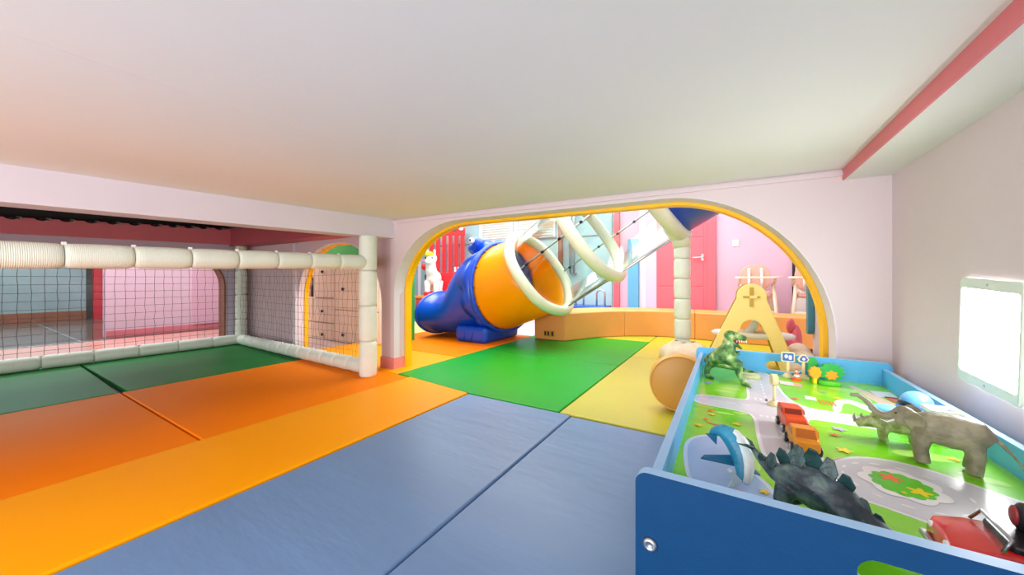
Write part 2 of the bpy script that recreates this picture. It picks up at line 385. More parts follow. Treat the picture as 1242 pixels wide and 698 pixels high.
for x, r, m in ((-2.66, 0.05, mat('rusty_pipe', '#a07262', 0.5, 0.15, 5)), (-2.47, 0.022, M_steel), (-2.40, 0.022, M_steel)):
    z0 = 0.86 if r < 0.04 else 0.95
    p = tag(MB().cyl((x, YF-0.08, z0), (x, YF-0.08, 2.75), r, 14).cyl((x, YF-0.08, z0), (x, YF+0.03, z0), r*0.8, 12).build('pipe', m, None, True),
        'thick rusty pipe running down the glazed wall' if r > 0.04 else ('thin steel pipe next to the rusty pipe' if x < -2.45 else 'thin steel pipe farther from the rusty pipe'), 'pipe', None if r > 0.04 else 'thin pipes on the glazed wall')
tag(MB().box(-2.9, -1.72, 5.7, 6.08, -0.04, 0.30).build('blue_plinth', mat('deep_blue', '#2d59b0', 0.4, 0.05, 4), bevel=0.01), 'blue plinth behind the tan bench', 'plinth')
for x in (-2.2, -1.83):
    path = [(x-0.07, 5.84, 0.29), (x-0.07, 5.84, 0.50)] + [(x-0.07*math.cos(PI*i/8), 5.84, 0.50+0.07*math.sin(PI*i/8)) for i in range(1, 8)] + [(x+0.07, 5.84, 0.50), (x+0.07, 5.84, 0.29)]
    tag(MB().tube(path, 0.014, 10).build('grab_rail', M_steel, None, True), 'chrome hoop rail beside the coral red jamb' if x > -2 else 'chrome hoop rail nearer the pipes', 'rail', 'hoop rails on the blue plinth')

# ================================================================== FLOOR MATS
def floor_mat(label, x0, x1, y0, y1, m, top=0.0, g=0.003, skew=0, poly=None):
    mb = MB(); n = 1
    poly_in = poly; poly = [(x0+g, y0+g), (x1-g, y0+g+skew), (x1-g, y1-g+skew), (x0+g, y1-g)]
    poly = poly_in or poly
    o = mb.prism(poly, -0.04, top).build('floor_mat', m, None, True, bevel=0.009, seg=3)
    o.modifiers.new('wn', 'WEIGHTED_NORMAL')
    return tag(o, label, 'mat', 'soft vinyl floor mats')
floor_mat('blue floor mat beside the long amber mat', -1.422, -0.720, -1.6, 1.79, M_blue_mat)
floor_mat('blue floor mat running under the play table', -0.720, 0.585, -1.6, 1.775, M_blue_mat)
floor_mat('long amber floor mat strip between the blue and orange mats', 0, 0, 0, 0, M_orange2, 0.006, poly=[(-2.027, -1.597), (-1.425, -1.597), (-1.425, 1.787), (-2.027, 1.862)])
floor_mat('orange floor mat at the lower left in front of the goal', -3.352, -2.03, -1.6, 0.635, M_orange)
floor_mat('orange floor mat beside the right goal post', 0, 0, 0, 0, M_orange, poly=[(-3.349, 0.638), (-2.033, 0.638), (-2.033, 1.86), (-2.205, 1.878), (-3.349, 1.94)])
floor_mat('dark green floor mat at the left end of the goal', -4.90, -3.352, -1.6, 0.665, M_dgreen, skew=-0.03)
floor_mat('dark green floor mat in the far corner of the goal', -4.90, -3.352, 0.665, 1.96, M_dgreen, skew=-0.0)
floor_mat('green floor mat just inside the yellow arch', 0, 0, 0, 0, M_green, poly=[(-2.197, 1.886), (-1.42, 1.797), (-0.80, 1.797), (-0.80, 3.047), (-2.197, 3.047)])
floor_mat('green floor mat reaching the tan curved bench', -2.20, -0.797, 3.05, 4.42, M_green)
floor_mat('olive yellow floor mat beside the play table', -0.797, 0.58, 1.79, 3.47, M_ylw_mat)
floor_mat('olive yellow floor mat around the padded post', -0.797, 0.58, 3.47, 4.95, M_ylw_mat)
floor_mat('olive yellow floor mat strip behind the green mats under the bench', -2.20, -0.797, 4.42, 5.0, M_ylw_mat)
floor_mat('amber floor mat by the arch pillar', 0, 0, 0, 0, M_orange2, poly=[(-3.70, 1.95), (-2.203, 1.885), (-2.203, 2.597), (-3.70, 2.597)])
floor_mat('orange floor mat under the blue slide exit', -3.70, -2.20, 2.60, 4.10, M_orange)
floor_mat('pale lime floor mat in front of the pony ride', -6.3, -3.70, 3.40, 4.45, mat('lime_vinyl', '#dbe58a', 0.36, 0.05, 2))
floor_mat('bright blue floor mat under the pony ride', -6.6, -3.9, 4.45, 5.6, mat('royal_vinyl', '#3a72d8', 0.36, 0.05, 2))

# ================================================================== GOAL
goal = thing('goal', 'large padded play goal with netting and mint foam covered posts', 'goal', (-2.33, 1.70, 0))
def sleeve_mesh(length, r, name='foam_sleeve', m=M_foam):
    prof = [(r*0.55, 0), (r*0.86, 0.002), (r*0.97, 0.014), (r, 0.04), (r*1.015, length/2), (r, length-0.04), (r*0.97, length-0.014), (r*0.86, length-0.002), (r*0.55, length)]
    return MB().lathe(prof, n=20)
def sleeve_run(p0, p1, n, r, parent, tie=True, wob=0.0):
    p0, p1 = Vector(p0), Vector(p1); d = p1 - p0; L = d.length / n
    q = d.to_track_quat('Z', 'Y'); base = None
    for i in range(n):
        if base is None:
            base = sleeve_mesh(L, r).build('foam_sleeve', M_foam, parent, True, world=True); o = base
        else:
            o = base.copy(); C.objects.link(o)
        o.location = p0 + d * (i / n)
        e = q.to_euler(); o.rotation_euler = e
        if wob: o.rotation_euler = (q @ Euler((random.uniform(-wob, wob), random.uniform(-wob, wob), 0)).to_quaternion()).to_euler()
        if tie and i:
            k = MB().box(-0.008, 0.008, -0.008, 0.008, -0.006, 0.010).build('cable_tie', M_white, parent, world=True, bevel=0.003)
            k.location = p0 + d * (i / n) + Vector((0, 0, r*0.95)); k.rotation_euler = e if abs(d.z) < 0.3 else (0, 0, 0)
sleeve_run((-2.33, -1.52, 0.775), (-2.33, 1.68, 0.861), 16, 0.052, goal, True, 0.01)
sleeve_run((-2.33, 1.72, 0.0), (-2.33, 1.72, 1.064), 4, 0.064, goal, False)
sleeve_run((-4.80, 1.86, 0.0), (-4.80, 1.86, 1.13), 4, 0.055, goal, False)
MB().ell((-4.80, 1.86, 1.13), (0.065, 0.065, 0.03)).build('post_cap', mat('cap_beige', '#c9b796', 0.5, 0.05, 8), goal, True, world=True)
sleeve_run((-4.78, -1.50, 0.055), (-4.78, 1.86, 0.055), 12, 0.055, goal, True)
sleeve_run((-4.72, 1.83, 0.056), (-2.40, 1.755, 0.056), 12, 0.056, goal, True)
sleeve_run((-4.80, -1.50, 0.90), (-4.80, 1.86, 0.93), 12, 0.052, goal, False)
sleeve_run((-4.74, 1.84, 0.93), (-2.40, 1.76, 0.86), 10, 0.048, goal, False)
# nets: cords knotted in a 65 mm grid
NR = 0.0015
def net(fn, nu, nv, sag):
    mb = MB(); r = NR
    def pt(i, j):
        a = random.Random(i*131+j*17).uniform(-1, 1)*0.004
        return fn(i / nu, j / nv, a)
    g = [[pt(i, j) for j in range(nv+1)] for i in range(nu+1)]
    for i in range(nu+1): mb.tube(g[i], r, 4)
    for j in range(nv+1): mb.tube([g[i][j] for i in range(nu+1)], r, 4)
    return mb
net(lambda s, t, a: (-4.78 + a, -1.48 + 3.33*s + a, 0.08 + t*(0.80 + 0.02*s)), 51, 12, 0).build('back_net', M_net, goal, world=True, fix=False)
NR = 0.0011
net(lambda s, t, a: (-4.72 + 2.32*s + a, 1.825 - 0.07*s + a*2, 0.09 + t*0.76 - 0.02*math.sin(s*PI)*t), 38, 11, 0).build('side_net', M_net, goal, world=True, fix=False)

# lockers seen through the small arch
M_lock = mat('cream_laminate', '#e2cbb4', 0.5, 0.04, 3)
struct(MB().box(-5.6, -3.25, 2.95, 3.05, -0.04, H0).build('wall_nook', mat('nook_green', '#2f9a3c', 0.6, 0.05, 3)))
lock = thing('locker_cabinet', 'cream locker cabinet with black knobs behind the side net', 'cabinet', (-4.2, 2.95, 0))
bd = MB()
bd.box(-5.40, -4.70, 2.66, 2.94, -0.04, 0.50).box(-5.40, -4.70, 2.66, 2.94, 0.79, 0.88).box(-5.40, -4.70, 2.90, 2.94, 0.5, 0.79).box(-5.4, -5.36, 2.66, 2.94, 0.5, 0.79)
bd.box(-4.70, -3.40, 2.66, 2.94, -0.04, 0.88).build('body', M_lock, lock, world=True)
def locker_door(x0, x1, z0, z1, kz):
    d = MB().box(x0+0.006, x1-0.006, 2.635, 2.66, z0+0.006, z1-0.006).build('door', M_lock, lock, world=True, bevel=0.004)
    k = MB().lathe([(0.006, 0), (0.008, -0.012), (0.02, -0.018), (0.02, -0.026), (0.012, -0.03)], ((x0+x1)/2, 2.635, kz), 12, 'y').build('knob', M_black, d, True)
for x0, x1 in ((-5.125, -4.70), (-4.70, -4.235)):
    locker_door(x0, x1, 0.18, 0.50, 0.33); locker_door(x0, x1, -0.04, 0.18, 0.03)
locker_door(-4.70, -4.235, 0.50, 0.87, 0.9 - 0.06)
for x0, x1 in ((-4.235, -3.818), (-3.818, -3.40)):
    locker_door(x0, x1, 0.36, 0.87, 0.62); locker_door(x0, x1, -0.04, 0.36, 0.06)
for i, (x, lab) in enumerate(((-4.86, 'dark bottle in the locker niche, nearer the doors'), (-4.95, 'dark bottle in the locker niche, nearer the wall'))):
    tag(MB().lathe([(0.03, 0.5), (0.034, 0.51), (0.034, 0.62), (0.014, 0.68), (0.012, 0.73), (0.016, 0.74), (0.014, 0.76)], (x, 2.78, 0), 14).build('bottle', M_black, None, True), lab, 'bottle', 'bottles in the locker niche')
doll = tag(organic(MB().ell((-5.06, 2.8, 0.55), (0.05, 0.04, 0.055)).ell((-5.06, 2.8, 0.63), (0.036, 0.034, 0.036)), 'doll', mat('doll_pink', '#d49a8c', 0.6, 0.1, 20), None, 0.008), 'small pink doll sitting in the locker niche', 'doll')

# ================================================================== HALL: tube slide
AX = Vector((math.cos(R(31.8))*math.cos(R(-4.16)), math.cos(R(31.8))*math.sin(R(-4.16)), math.sin(R(31.8))))
S1 = AX.cross(Vector((0, 0, 1))).normalized(); W1 = S1.cross(AX)
C1 = Vector((-1.822, 3.61, 0.814))
def onring(t, r, deg): return C1 + AX*t + (S1*math.cos(R(deg)) + W1*math.sin(R(deg))) * r
def rpts(t, r, n=48): return [onring(t, r, 360*k/n) for k in range(n)]
slide = thing('tube_slide', 'enclosed tube slide with blue dragon exit, yellow funnel and clear upper tube', 'slide', (-2.5, 3.6, 0))
def shell(mb, name, m, thick=0.012):
    o = mb.build(name, m, slide, True, world=True)
    s = o.modifiers.new('thick', 'SOLIDIFY'); s.thickness = thick; s.offset = -1
    return o
FA = Vector((math.cos(R(4.3))*math.cos(R(-12.8)), math.cos(R(4.3))*math.sin(R(-12.8)), math.sin(R(4.3))))
FS = FA.cross(Vector((0, 0, 1))).normalized(); FW = FS.cross(FA); FC = Vector((-2.306, 3.615, 0.651))
def fring(r, off=0, n=48): return [FC + FA*off + (FS*math.cos(2*PI*k/n) + FW*math.sin(2*PI*k/n))*r for k in range(n)]
def mixr(a, b, t): return [p*(1-t) + q*t for p, q in zip(a, b)]
fA, fB = fring(0.515, 0.005), rpts(0.0, 0.475)
yf = shell(MB().loft([fring(0.512, 0.005), fring(0.505, 0.05), mixr(fA, fB, 0.25), mixr(fA, fB, 0.5), mixr(fA, fB, 0.75), fB], caps=False), 'funnel', M_slidey)
for k in range(14):
    p = FC + FA*0.03 + (FS*math.cos(2*PI*k/14) + FW*math.sin(2*PI*k/14))*0.512
    MB().ell(p, (0.012, 0.012, 0.012), nu=8, nv=6).build('bolt', mat('brass', '#8a6a20', 0.3, 0.1, 10, metal=0.8), yf, True, world=True)
def ring_pad(t, r, rad, name='padded_ring'):
    path = []
    for k in range(48):
        path.append(onring(t, r + 0.006*math.sin(6*2*PI*k/48), 360*k/48))
    return MB().tube(path, rad, 14, True).build(name, M_foam2, slide, True, world=True)
ring_pad(0.0, 0.497, 0.058); ring_pad(0.708, 0.497, 0.062); ring_pad(1.415, 0.497, 0.066)
ct = MB().loft([rpts(0.03, 0.47), rpts(0.69, 0.47)], caps=False).loft([rpts(0.73, 0.47), rpts(1.40, 0.47)], caps=False)
ct.build('clear_tube', M_glass, slide, True, world=True)
for deg in (0, 85, 180, 243, 257):
    rod = MB().cyl(onring(0.04, 0.482, deg), onring(1.40, 0.482, deg), 0.009, 8).build('seam_rod', M_steel, slide, True, world=True)
    for t in ((0.14, 0.36, 0.58, 0.84, 1.06, 1.28) if deg in (0, 180) else ()):
        MB().cyl(onring(t-0.014, 0.486, deg), onring(t+0.014, 0.486, deg), 0.015, 8).build('clamp', M_hook, rod, True, world=True)
ub = MB().loft([rpts(1.44, 0.45), rpts(1.45, 0.50), rpts(1.9, 0.52), rpts(2.35, 0.56)], caps=False)
shell(ub, 'upper_tube', M_slideb)
# blue exit hood: lofted from the flange down to the flared mouth
def hood_ring(cx, cz, ry, rp, tilt, n=40, cy=3.64):
    a = R(tilt); return [(cx - rp*math.sin(a)*math.sin(2*PI*k/n), cy - ry*math.cos(2*PI*k/n), cz + rp*math.cos(a)*math.sin(2*PI*k/n)) for k in range(n)]
hood = [(-2.31,.65,.53,.53,5),(-2.36,.65,.53,.53,5),(-2.38,.65,.515,.515,6),(-2.46,.63,.51,.51,8),(-2.56,.60,.50,.50,13),(-2.68,.54,.47,.46,24),(-2.79,.455,.45,.40,31),(-2.89,.38,.43,.34,28),(-2.99,.325,.42,.29,16),(-3.09,.30,.42,.265,7),(-3.19,.29,.42,.258,2),(-3.29,.29,.44,.265,0),(-3.34,.295,.46,.272,0),(-3.36,.295,.47,.275,0)]
hb = shell(MB().loft([fring(0.535, 0.01, 40), fring(0.535, -0.03, 40), fring(0.518, -0.05, 40)] + [hood_ring(*h) for h in hood[3:]], caps=False), 'exit_hood', M_slideb, 0.02)
MB().tube(hood_ring(-3.36, .295, .465, .27, 0), 0.02, 10, True).build('mouth_rim', M_slideb, hb, True, world=True)
MB().tube(fring(0.530, 0.0), 0.024, 10, True).build('flange', M_slideb, slide, True, world=True)
# scalloped collar lying on the hood
nn = 80
ca, cb = fring(0.537, -0.03, nn), hood_ring(-2.66, .56, .495, .485, 17, nn)
b = []
for k in range(nn):
    f = 0.55 + 0.45*abs(math.sin(4.5*2*PI*k/nn)); p, q = Vector(ca[k]), Vector(cb[k]); b.append(p*(1-f) + q*f)
shell(MB().loft([ca, b], caps=False), 'scalloped_collar', M_slideb, 0.012)
ft = MB().box(-2.80, -2.34, 3.26, 4.0, 0.0, 0.19).build('foot', M_slideb, slide, world=True, bevel=0.05, seg=4)
for x in (-2.66, -2.55):
    MB().tube([(x, 3.262, 0.02), (x+0.012, 3.255, 0.10), (x-0.005, 3.30, 0.19)], 0.012, 8).build('toe_ridge', M_slideb, ft, True, world=True)
cr = organic(MB().ell((-2.68, 3.70, 1.13), (0.20, 0.24, 0.11)).ell((-2.64, 3.52, 1.18), (0.08, 0.08, 0.08)).ell((-2.62, 3.92, 1.19), (0.08, 0.08, 0.08)).ell((-2.42, 3.68, 1.17), (0.12, 0.12, 0.07)), 'head_crest', M_slideb, slide, 0.015, 4, True)
for y in (3.46, 3.91):
    e = MB().ell((-2.67, y-0.035, 1.21), (0.035, 0.035, 0.035)).build('eye', M_white, cr, True, world=True)
    MB().ell((-2.67, y-0.066, 1.215), (0.015, 0.01, 0.015)).build('pupil', M_black, cr, True, world=True)
# padded support post of the slide
post = thing('padded_post', 'pale padded steel post holding up the clear slide tube', 'post', (-0.36, 3.53, 0))
sleeve_run((-0.355, 3.53, 0.02), (-0.36, 3.525, 1.10), 6, 0.068, post, False)
# the elbow joining post and ring
MB().tube([(-0.36, 3.525, 1.02), (-0.365, 3.52, 1.09), (-0.40, 3.50, 1.15), (-0.44, 3.40, 1.2)], [0.072, 0.078, 0.078, 0.07], 14).build('elbow_pad', M_foam2, post, True, world=True)
# drum and cloth at its foot
drum = thing('post_cushion', 'tan drum cushion with a crumpled beige cover at the foot of the padded post', 'cushion', (-0.36, 3.5, 0))
MB().lathe([(0.10, 0.0), (0.17, 0.0), (0.18, 0.02), (0.18, 0.10), (0.165, 0.125), (0.08, 0.13)], (-0.36, 3.5, 0), 28).build('drum', M_tan, drum, True, world=True)
cl = MB(); rings = []
for j, (rr, z) in enumerate(((0.075, 0.19), (0.12, 0.17), (0.165, 0.145), (0.195, 0.12), (0.20, 0.07), (0.205, 0.02))):
    rings.append([(-0.33 + (rr + 0.012*math.sin(7*2*PI*k/36 + j))*math.cos(2*PI*k/36), 3.44 + (rr + 0.012*math.sin(7*2*PI*k/36 + j))*math.sin(2*PI*k/36), z + 0.008*math.sin(5*2*PI*k/36 + 2*j)) for k in range(36)])
o = cl.loft(rings, caps=False).build('crumpled_cover', M_beige, drum, True, world=True)
s = o.modifiers.new('thick', 'SOLIDIFY'); s.thickness = 0.006
# big tan disc cushion standing on edge next to the table
dc = thing('disc_cushion', 'round tan cushion standing on edge beside the play table', 'cushion', (-0.235, 2.17, 0), R(8))
MB().lathe([(0.02, -0.045), (0.135, -0.045), (0.15, -0.036), (0.156, -0.02), (0.156, 0.02), (0.15, 0.036), (0.135, 0.045), (0.02, 0.045)], (0, 0, 0.156), 40, 'y').build('cushion_body', M_tan, dc, True)
MB().tube([(0.15*math.cos(2*PI*k/40), -0.038, 0.156 + 0.15*math.sin(2*PI*k/40)) for k in range(40)], 0.004, 6, True).build('piping', mat('tan_piping', '#e8b868', 0.5, 0.05, 10), dc, True)

# ------------------------------------------------------------------ bench
bench = thing('curved_bench', 'low curved bench in tan leather behind the slide post', 'bench', (-0.9, 5.0, 0))
Fp = [(-1.665,3.93),(-1.60,4.06),(-1.52,4.21),(-1.42,4.39),(-1.30,4.55),(-1.15,4.69),(-1.0,4.79),(-.84,4.87),(-.68,4.91),(-.52,4.91),(-.354,4.89),(-.1,4.86),(.13,4.84),(.43,4.83),(.73,4.80),(1.3,4.78)]
Bp = [(-2.07,3.92),(-2.06,4.10),(-2.03,4.32),(-1.97,4.58),(-1.86,4.84),(-1.70,5.05),(-1.50,5.22),(-1.25,5.35),(-1.0,5.42),(-.7,5.45),(-.4,5.45),(-.1,5.42),(.15,5.38),(.45,5.36),(.78,5.34),(1.3,5.33)]
def bench_sec(i0, i1, name='seat_block'):
    rings = []
    for i in range(i0, i1+1):
        f, b = Fp[i], Bp[i]; rings.append([(f[0], f[1], 0.0), (f[0], f[1], 0.33), (b[0], b[1], 0.33), (b[0], b[1], 0.0)])
    return MB().loft(rings).build(name, M_bench, bench, True, world=True, bevel=0.014, seg=3)
for i0, i1 in ((0, 5), (5, 10), (10, 15)):
    o = bench_sec(i0, i1); o.modifiers.new('wn', 'WEIGHTED_NORMAL')
vt = MB().box(-1.93, -1.80, 3.912, 3.93, 0.045, 0.115).build('vent_plate', mat('brass_plate', '#c9a23c', 0.3, 0.1, 20, metal=0.7), bench, world=True, bevel=0.002)
for x in (-1.915, -1.875, -1.82): MB().box(x-0.012, x+0.012, 3.908, 3.914, 0.055, 0.105).build('vent_slot', M_black, vt, world=True)

# ------------------------------------------------------------------ yellow swing frame
M_sw = mat('butter_plastic', '#fce98c', 0.45, 0.03, 4)
M_sw2 = mat('olive_plastic', '#c4a030', 0.45, 0.04, 4)
swg = thing('toddler_swing', 'pale yellow A-frame toddler swing behind the play table', 'swing', (0.13, 3.35, 0))
def aframe(y0, y1, m):
    ol = [(-0.235, 0.0)] + [(-0.005, 0.56)] + corner(0.15, 0.60, 0.098, 0.098, 175, 5, 14) + [(0.292, 0.56), (0.50, 0.0), (0.395, 0.0), (0.285, 0.30)] + corner(0.155, 0.345, 0.095, 0.10, 10, 170, 10) + [(0.03, 0.32), (-0.13, 0.0)]
    ol = [(-0.20, 0.0), (0.052, 0.58)] + corner(0.150, 0.60, 0.098, 0.098, 170, 10, 14) + [(0.246, 0.575), (0.455, 0.0), (0.345, 0.0), (0.252, 0.30)] + corner(0.15, 0.33, 0.075, 0.085, 12, 168, 10) + [(0.06, 0.30), (-0.075, 0.0)]
    return MB().prism(ol, y0, y1, 'xz').build('a_frame', m, swg, world=True, bevel=0.006)
fa = aframe(3.30, 3.36, M_sw)
MB().box(0.137, 0.163, 3.292, 3.302, 0.52, 0.67).build('cross_slot', M_sw2, fa, world=True)
MB().box(0.095, 0.205, 3.292, 3.302, 0.588, 0.602).build('cross_slot', M_sw2, fa, world=True)
MB().box(0.137, 0.185, 3.288, 3.300, 0.584, 0.606).build('cross_key', M_sw, fa, world=True, bevel=0.003)
aframe(3.70, 3.76, M_sw2)
MB().cyl((0.15, 3.36, 0.62), (0.15, 3.70, 0.62), 0.03).build('crossbar', M_sw2, swg, True, world=True)
M_grey = mat('grey_plastic', '#b6c2b8', 0.4, 0.04, 5)
rings = []
for k in range(11):
    a = R(-80 + 100*k/10); c, s_ = math.cos(a), math.sin(a)
    rings.append([(0.02 + 0.15*c, 3.44, 0.42 + 0.15*s_), (0.02 + 0.19*c, 3.44, 0.42 + 0.19*s_), (0.02 + 0.19*c, 3.64, 0.42 + 0.19*s_), (0.02 + 0.15*c, 3.64, 0.42 + 0.15*s_)])
MB().loft(rings).build('backrest', M_grey, swg, True, world=True, bevel=0.008)
MB().lathe([(0.02, 0.235), (0.30, 0.235), (0.335, 0.25), (0.34, 0.265), (0.31, 0.28), (0.2, 0.27), (0.02, 0.27)], (0, 0, 0), 32).build('seat_rim', M_white, swg, True)
swg.children[-1].scale = (0.86, 0.42, 1.0); swg.children[-1].location = (0.03, 0.19, 0.02)
MB().ell((0.17, 3.50, 0.285), (0.12, 0.09, 0.022)).build('seat_cushion', mat('mustard', '#d8b95a', 0.6, 0.05, 6), swg, True, world=True)
for x in (0.0, 0.30):
    MB().cyl((0.15, 3.54, 0.61), (x, 3.54, 0.30), 0.007, 8).build('hanger', M_grey, swg, True, world=True)
# rose child seat and bean bag
rs = thing('child_seat', 'rose pink toddler seat with a rounded ear against the bench', 'seat', (0.47, 4.15, 0))
organic(MB().ell((0.46, 4.12, 0.09), (0.11, 0.10, 0.09)).ell((0.53, 4.2, 0.16), (0.05, 0.1, 0.16)).ell((0.44, 4.08, 0.16), (0.07, 0.05, 0.05), (0, 0.5, 0)), 'seat_body', mat('rose_foam', '#cf5a68', 0.55, 0.05, 6), rs, 0.012, 4, True)
organic(MB().ell((0.49, 4.17, 0.30), (0.035, 0.03, 0.075)), 'ear', mat('rose_foam', '#cf5a68'), rs, 0.01, 3, True)
bb = MB().ell((0.47, 3.5, 0.09), (0.10, 0.24, 0.10)).ell((0.49, 3.72, 0.10), (0.09, 0.13, 0.11)).ell((0.43, 3.36, 0.08), (0.09, 0.1, 0.075))
tag(organic(bb, 'bean_bag', M_beige, None, 0.016, 4), 'slumped beige bean bag between the swing and the right wall', 'bean bag')
# teal corner guard
tg = thing('corner_guard', 'teal corner guard board on the end of the right wall', 'board', (0.57, 3.78, 0.28))
MB().prism([(3.70, 0.32), (3.735, 0.285), (3.80, 0.285), (3.80, 0.80), (3.70, 0.80)], 0.548, 0.588, 'yz').build('guard_board', mat('teal_board', '#3f8a9c', 0.5, 0.05, 4), tg, world=True, bevel=0.006)
MB().prism([(3.70, 0.80), (3.80, 0.80), (3.80, 1.05), (3.70, 1.05)], 0.552, 0.588, 'yz').build('guard_cap', mat('teal_board', '#3f8a9c'), tg, world=True, bevel=0.006)

# ------------------------------------------------------------------ high chairs
M_hc = mat('blush_shell', '#dba896', 0.45, 0.04, 5)
M_wood = mat('beech', '#eed9c2', 0.5, 0.08, 12, stretch=(1, 1, 0.2))
def high_chair(loc, rz, label):
    t = thing('high_chair', label, 'high chair', loc, rz, 'wooden high chairs')
    # front is -y
    bk = rrect(-0.17, 0.17, 0.62, 0.98, 0.14, 8)
    o = MB().prism(bk, 0.10, 0.125, 'xz').build('backrest', M_hc, t, True, bevel=0.008); o.modifiers.new('wn', 'WEIGHTED_NORMAL')
    MB().prism(rrect(-0.17, 0.17, -0.16, 0.12, 0.06), 0.56, 0.60).build('seat', M_hc, t, bevel=0.008)
    MB().prism(rrect(-0.25, 0.25, -0.28, -0.04, 0.08), 0.79, 0.815).build('tray', M_wood, t, bevel=0.006)
    for x in (-0.07, 0.07):
        MB().tube([(x, 0.095, 0.93), (x*1.02, 0.06, 0.80), (x*1.05, 0.02, 0.62)], 0.016, 8, flat=0.35).build('strap', M_white, t, True)
    for sx in (-1, 1):
        MB().tube([(sx*0.14, 0.10, 0.62), (sx*0.19, 0.16, 0.40), (sx*0.235, 0.22, 0.0)], [0.022, 0.02, 0.016], 10).build('leg', M_wood, t, True)
        MB().tube([(sx*0.17, -0.14, 0.72), (sx*0.195, -0.18, 0.40), (sx*0.235, -0.24, 0.0)], [0.022, 0.02, 0.016], 10).build('leg', M_wood, t, True)
        MB().tube([(sx*0.19, 0.10, 0.70), (sx*0.19, -0.10, 0.74), (sx*0.19, -0.16, 0.79)], 0.016, 8).build('armrest', M_wood, t, True)
    MB().box(-0.19, 0.19, -0.20, -0.17, 0.34, 0.375).build('crossbar', M_wood, t, bevel=0.005)
    MB().box(-0.16, 0.16, -0.30, -0.17, 0.27, 0.29).build('footrest', M_wood, t, bevel=0.005)
    MB().cyl((-0.18, 0.10, 0.55), (0.18, 0.10, 0.55), 0.012, 8).build('seat_bar', M_wood, t, True)
    return t
high_chair((0.31, 5.76, -0.04), R(2), 'blush and beech high chair standing against the pink wall')
high_chair((0.90, 5.80, -0.04), R(-4), 'blush and beech high chair half hidden by the arch at the right')

# ------------------------------------------------------------------ red play house, pony ride
M_ph = mat('red_plastic', '#d8202c', 0.35, 0.05, 4)
ph = thing('play_house', 'red plastic play house front with tall slots behind the pony', 'play house', (-5.15, 5.83, 0), R(31))
MB().box(-0.42, 0.34, -0.03, 0.03, -0.04, 0.9).build('lower_panel', M_ph, ph, bevel=0.01)
for i in range(6):
    x = -0.42 + i*0.132
    MB().box(x, x+0.088, -0.03, 0.03, 0.88, 1.72).build('slat', M_ph, ph, bevel=0.012)
MB().box(-0.42, 0.34, -0.032, 0.032, 1.70, 1.86).build('top_rail', M_ph, ph, bevel=0.012)
for i in range(5):
    MB().ell((-0.34 + 0.15*i, -0.05, 1.84), (0.05, 0.03, 0.04)).build('roof_bobble', (M_white, mat('mint', '#3fb48a', 0.5))[i % 2], ph, True)
MB().box(0.16, 0.30, -0.05, -0.028, 0.55, 0.85).build('window_block', mat('deep_red', '#a01822', 0.4), ph, bevel=0.01)
for x, h in ((0.13, 0.10), (0.20, 0.10), (0.27, 0.10)):
    MB().prism(rrect(x-0.02, x+0.02, 0.92, 0.92+h, 0.012), -0.045, -0.03, 'xz').build('white_badge', M_white, ph)
pony = thing('pony_ride', 'coin operated white pony ride with yellow forelock on a red base', 'ride', (-5.10, 5.27, 0), R(118))
MB().prism(rrect(-0.36, 0.32, -0.26, 0.26, 0.1), 0.06, 0.38).build('base', mat('ride_red', '#e8401c', 0.3, 0.04, 4), pony, bevel=0.02)
MB().prism(rrect(-0.38, 0.34, -0.28, 0.28, 0.1), 0.38, 0.43).build('base_rim', mat('ride_orange', '#f0782a', 0.35), pony, bevel=0.012)
MB().prism(rrect(-0.37, 0.33, -0.27, 0.27, 0.1), 0.03, 0.07).build('base_stripe', M_white, pony)
MB().prism(rrect(-0.34, 0.30, -0.24, 0.24, 0.1), 0.0, 0.03).build('base_foot', M_black, pony)
pb = MB().ell((0.08, 0, 0.78), (0.24, 0.15, 0.16)).tube([(0.0, 0, 0.8), (-0.12, 0, 0.95), (-0.15, 0, 1.10)], [0.13, 0.11, 0.10], 12).ell((-0.17, -0.02, 1.16), (0.12, 0.115, 0.12)).ell((-0.26, 0.0, 1.10), (0.08, 0.08, 0.06))
for x, y in ((-0.05, -0.09), (-0.05, 0.09), (0.22, -0.09), (0.22, 0.09)): pb.tube([(x, y, 0.72), (x-0.02, y, 0.55), (x-0.01, y, 0.46)], [0.075, 0.055, 0.06], 10)
for y in (-0.07, 0.07): pb.ell((-0.12, y, 1.29), (0.025, 0.03, 0.06))
organic(pb, 'pony_body', M_white, pony, 0.014, 3)
MB().ell((-0.23, 0.0, 1.235), (0.07, 0.09, 0.06)).build('forelock', mat('mane_yellow', '#f6c81e', 0.5), pony, True)
MB().ell((-0.10, 0.0, 1.27), (0.09, 0.09, 0.05)).ell((-0.04, 0.0, 1.18), (0.05, 0.07, 0.10)).build('mane', M_ph, pony, True)
MB().ell((-0.14, 0.13, 1.00), (0.05, 0.06, 0.07)).build('bow', M_ph, pony, True)
MB().ell((-0.12, 0.10, 0.98), (0.04, 0.05, 0.06)).build('leaf', mat('leaf_green', '#1f8a3c', 0.5), pony, True)
MB().ell((0.02, 0.11, 0.80), (0.08, 0.06, 0.08)).build('saddle', M_black, pony, True)
for x, y in ((-0.06, -0.09), (-0.06, 0.09), (0.21, -0.09), (0.21, 0.09)):
    MB().lathe([(0.03, 0.43), (0.075, 0.43), (0.065, 0.50), (0.03, 0.53)], (x, y, 0), 12).build('hoof', M_ph, pony, True)
for y in (-0.062, 0.062): MB().ell((-0.268, y, 1.17), (0.014, 0.018, 0.026)).build('eye', M_black, pony, True)
MB().tube([(-0.08, 0.10, 1.12), (-0.06, 0.26, 1.13)], 0.012, 8).build('handle', mat('handle_pink', '#e78aa8', 0.4), pony, True)

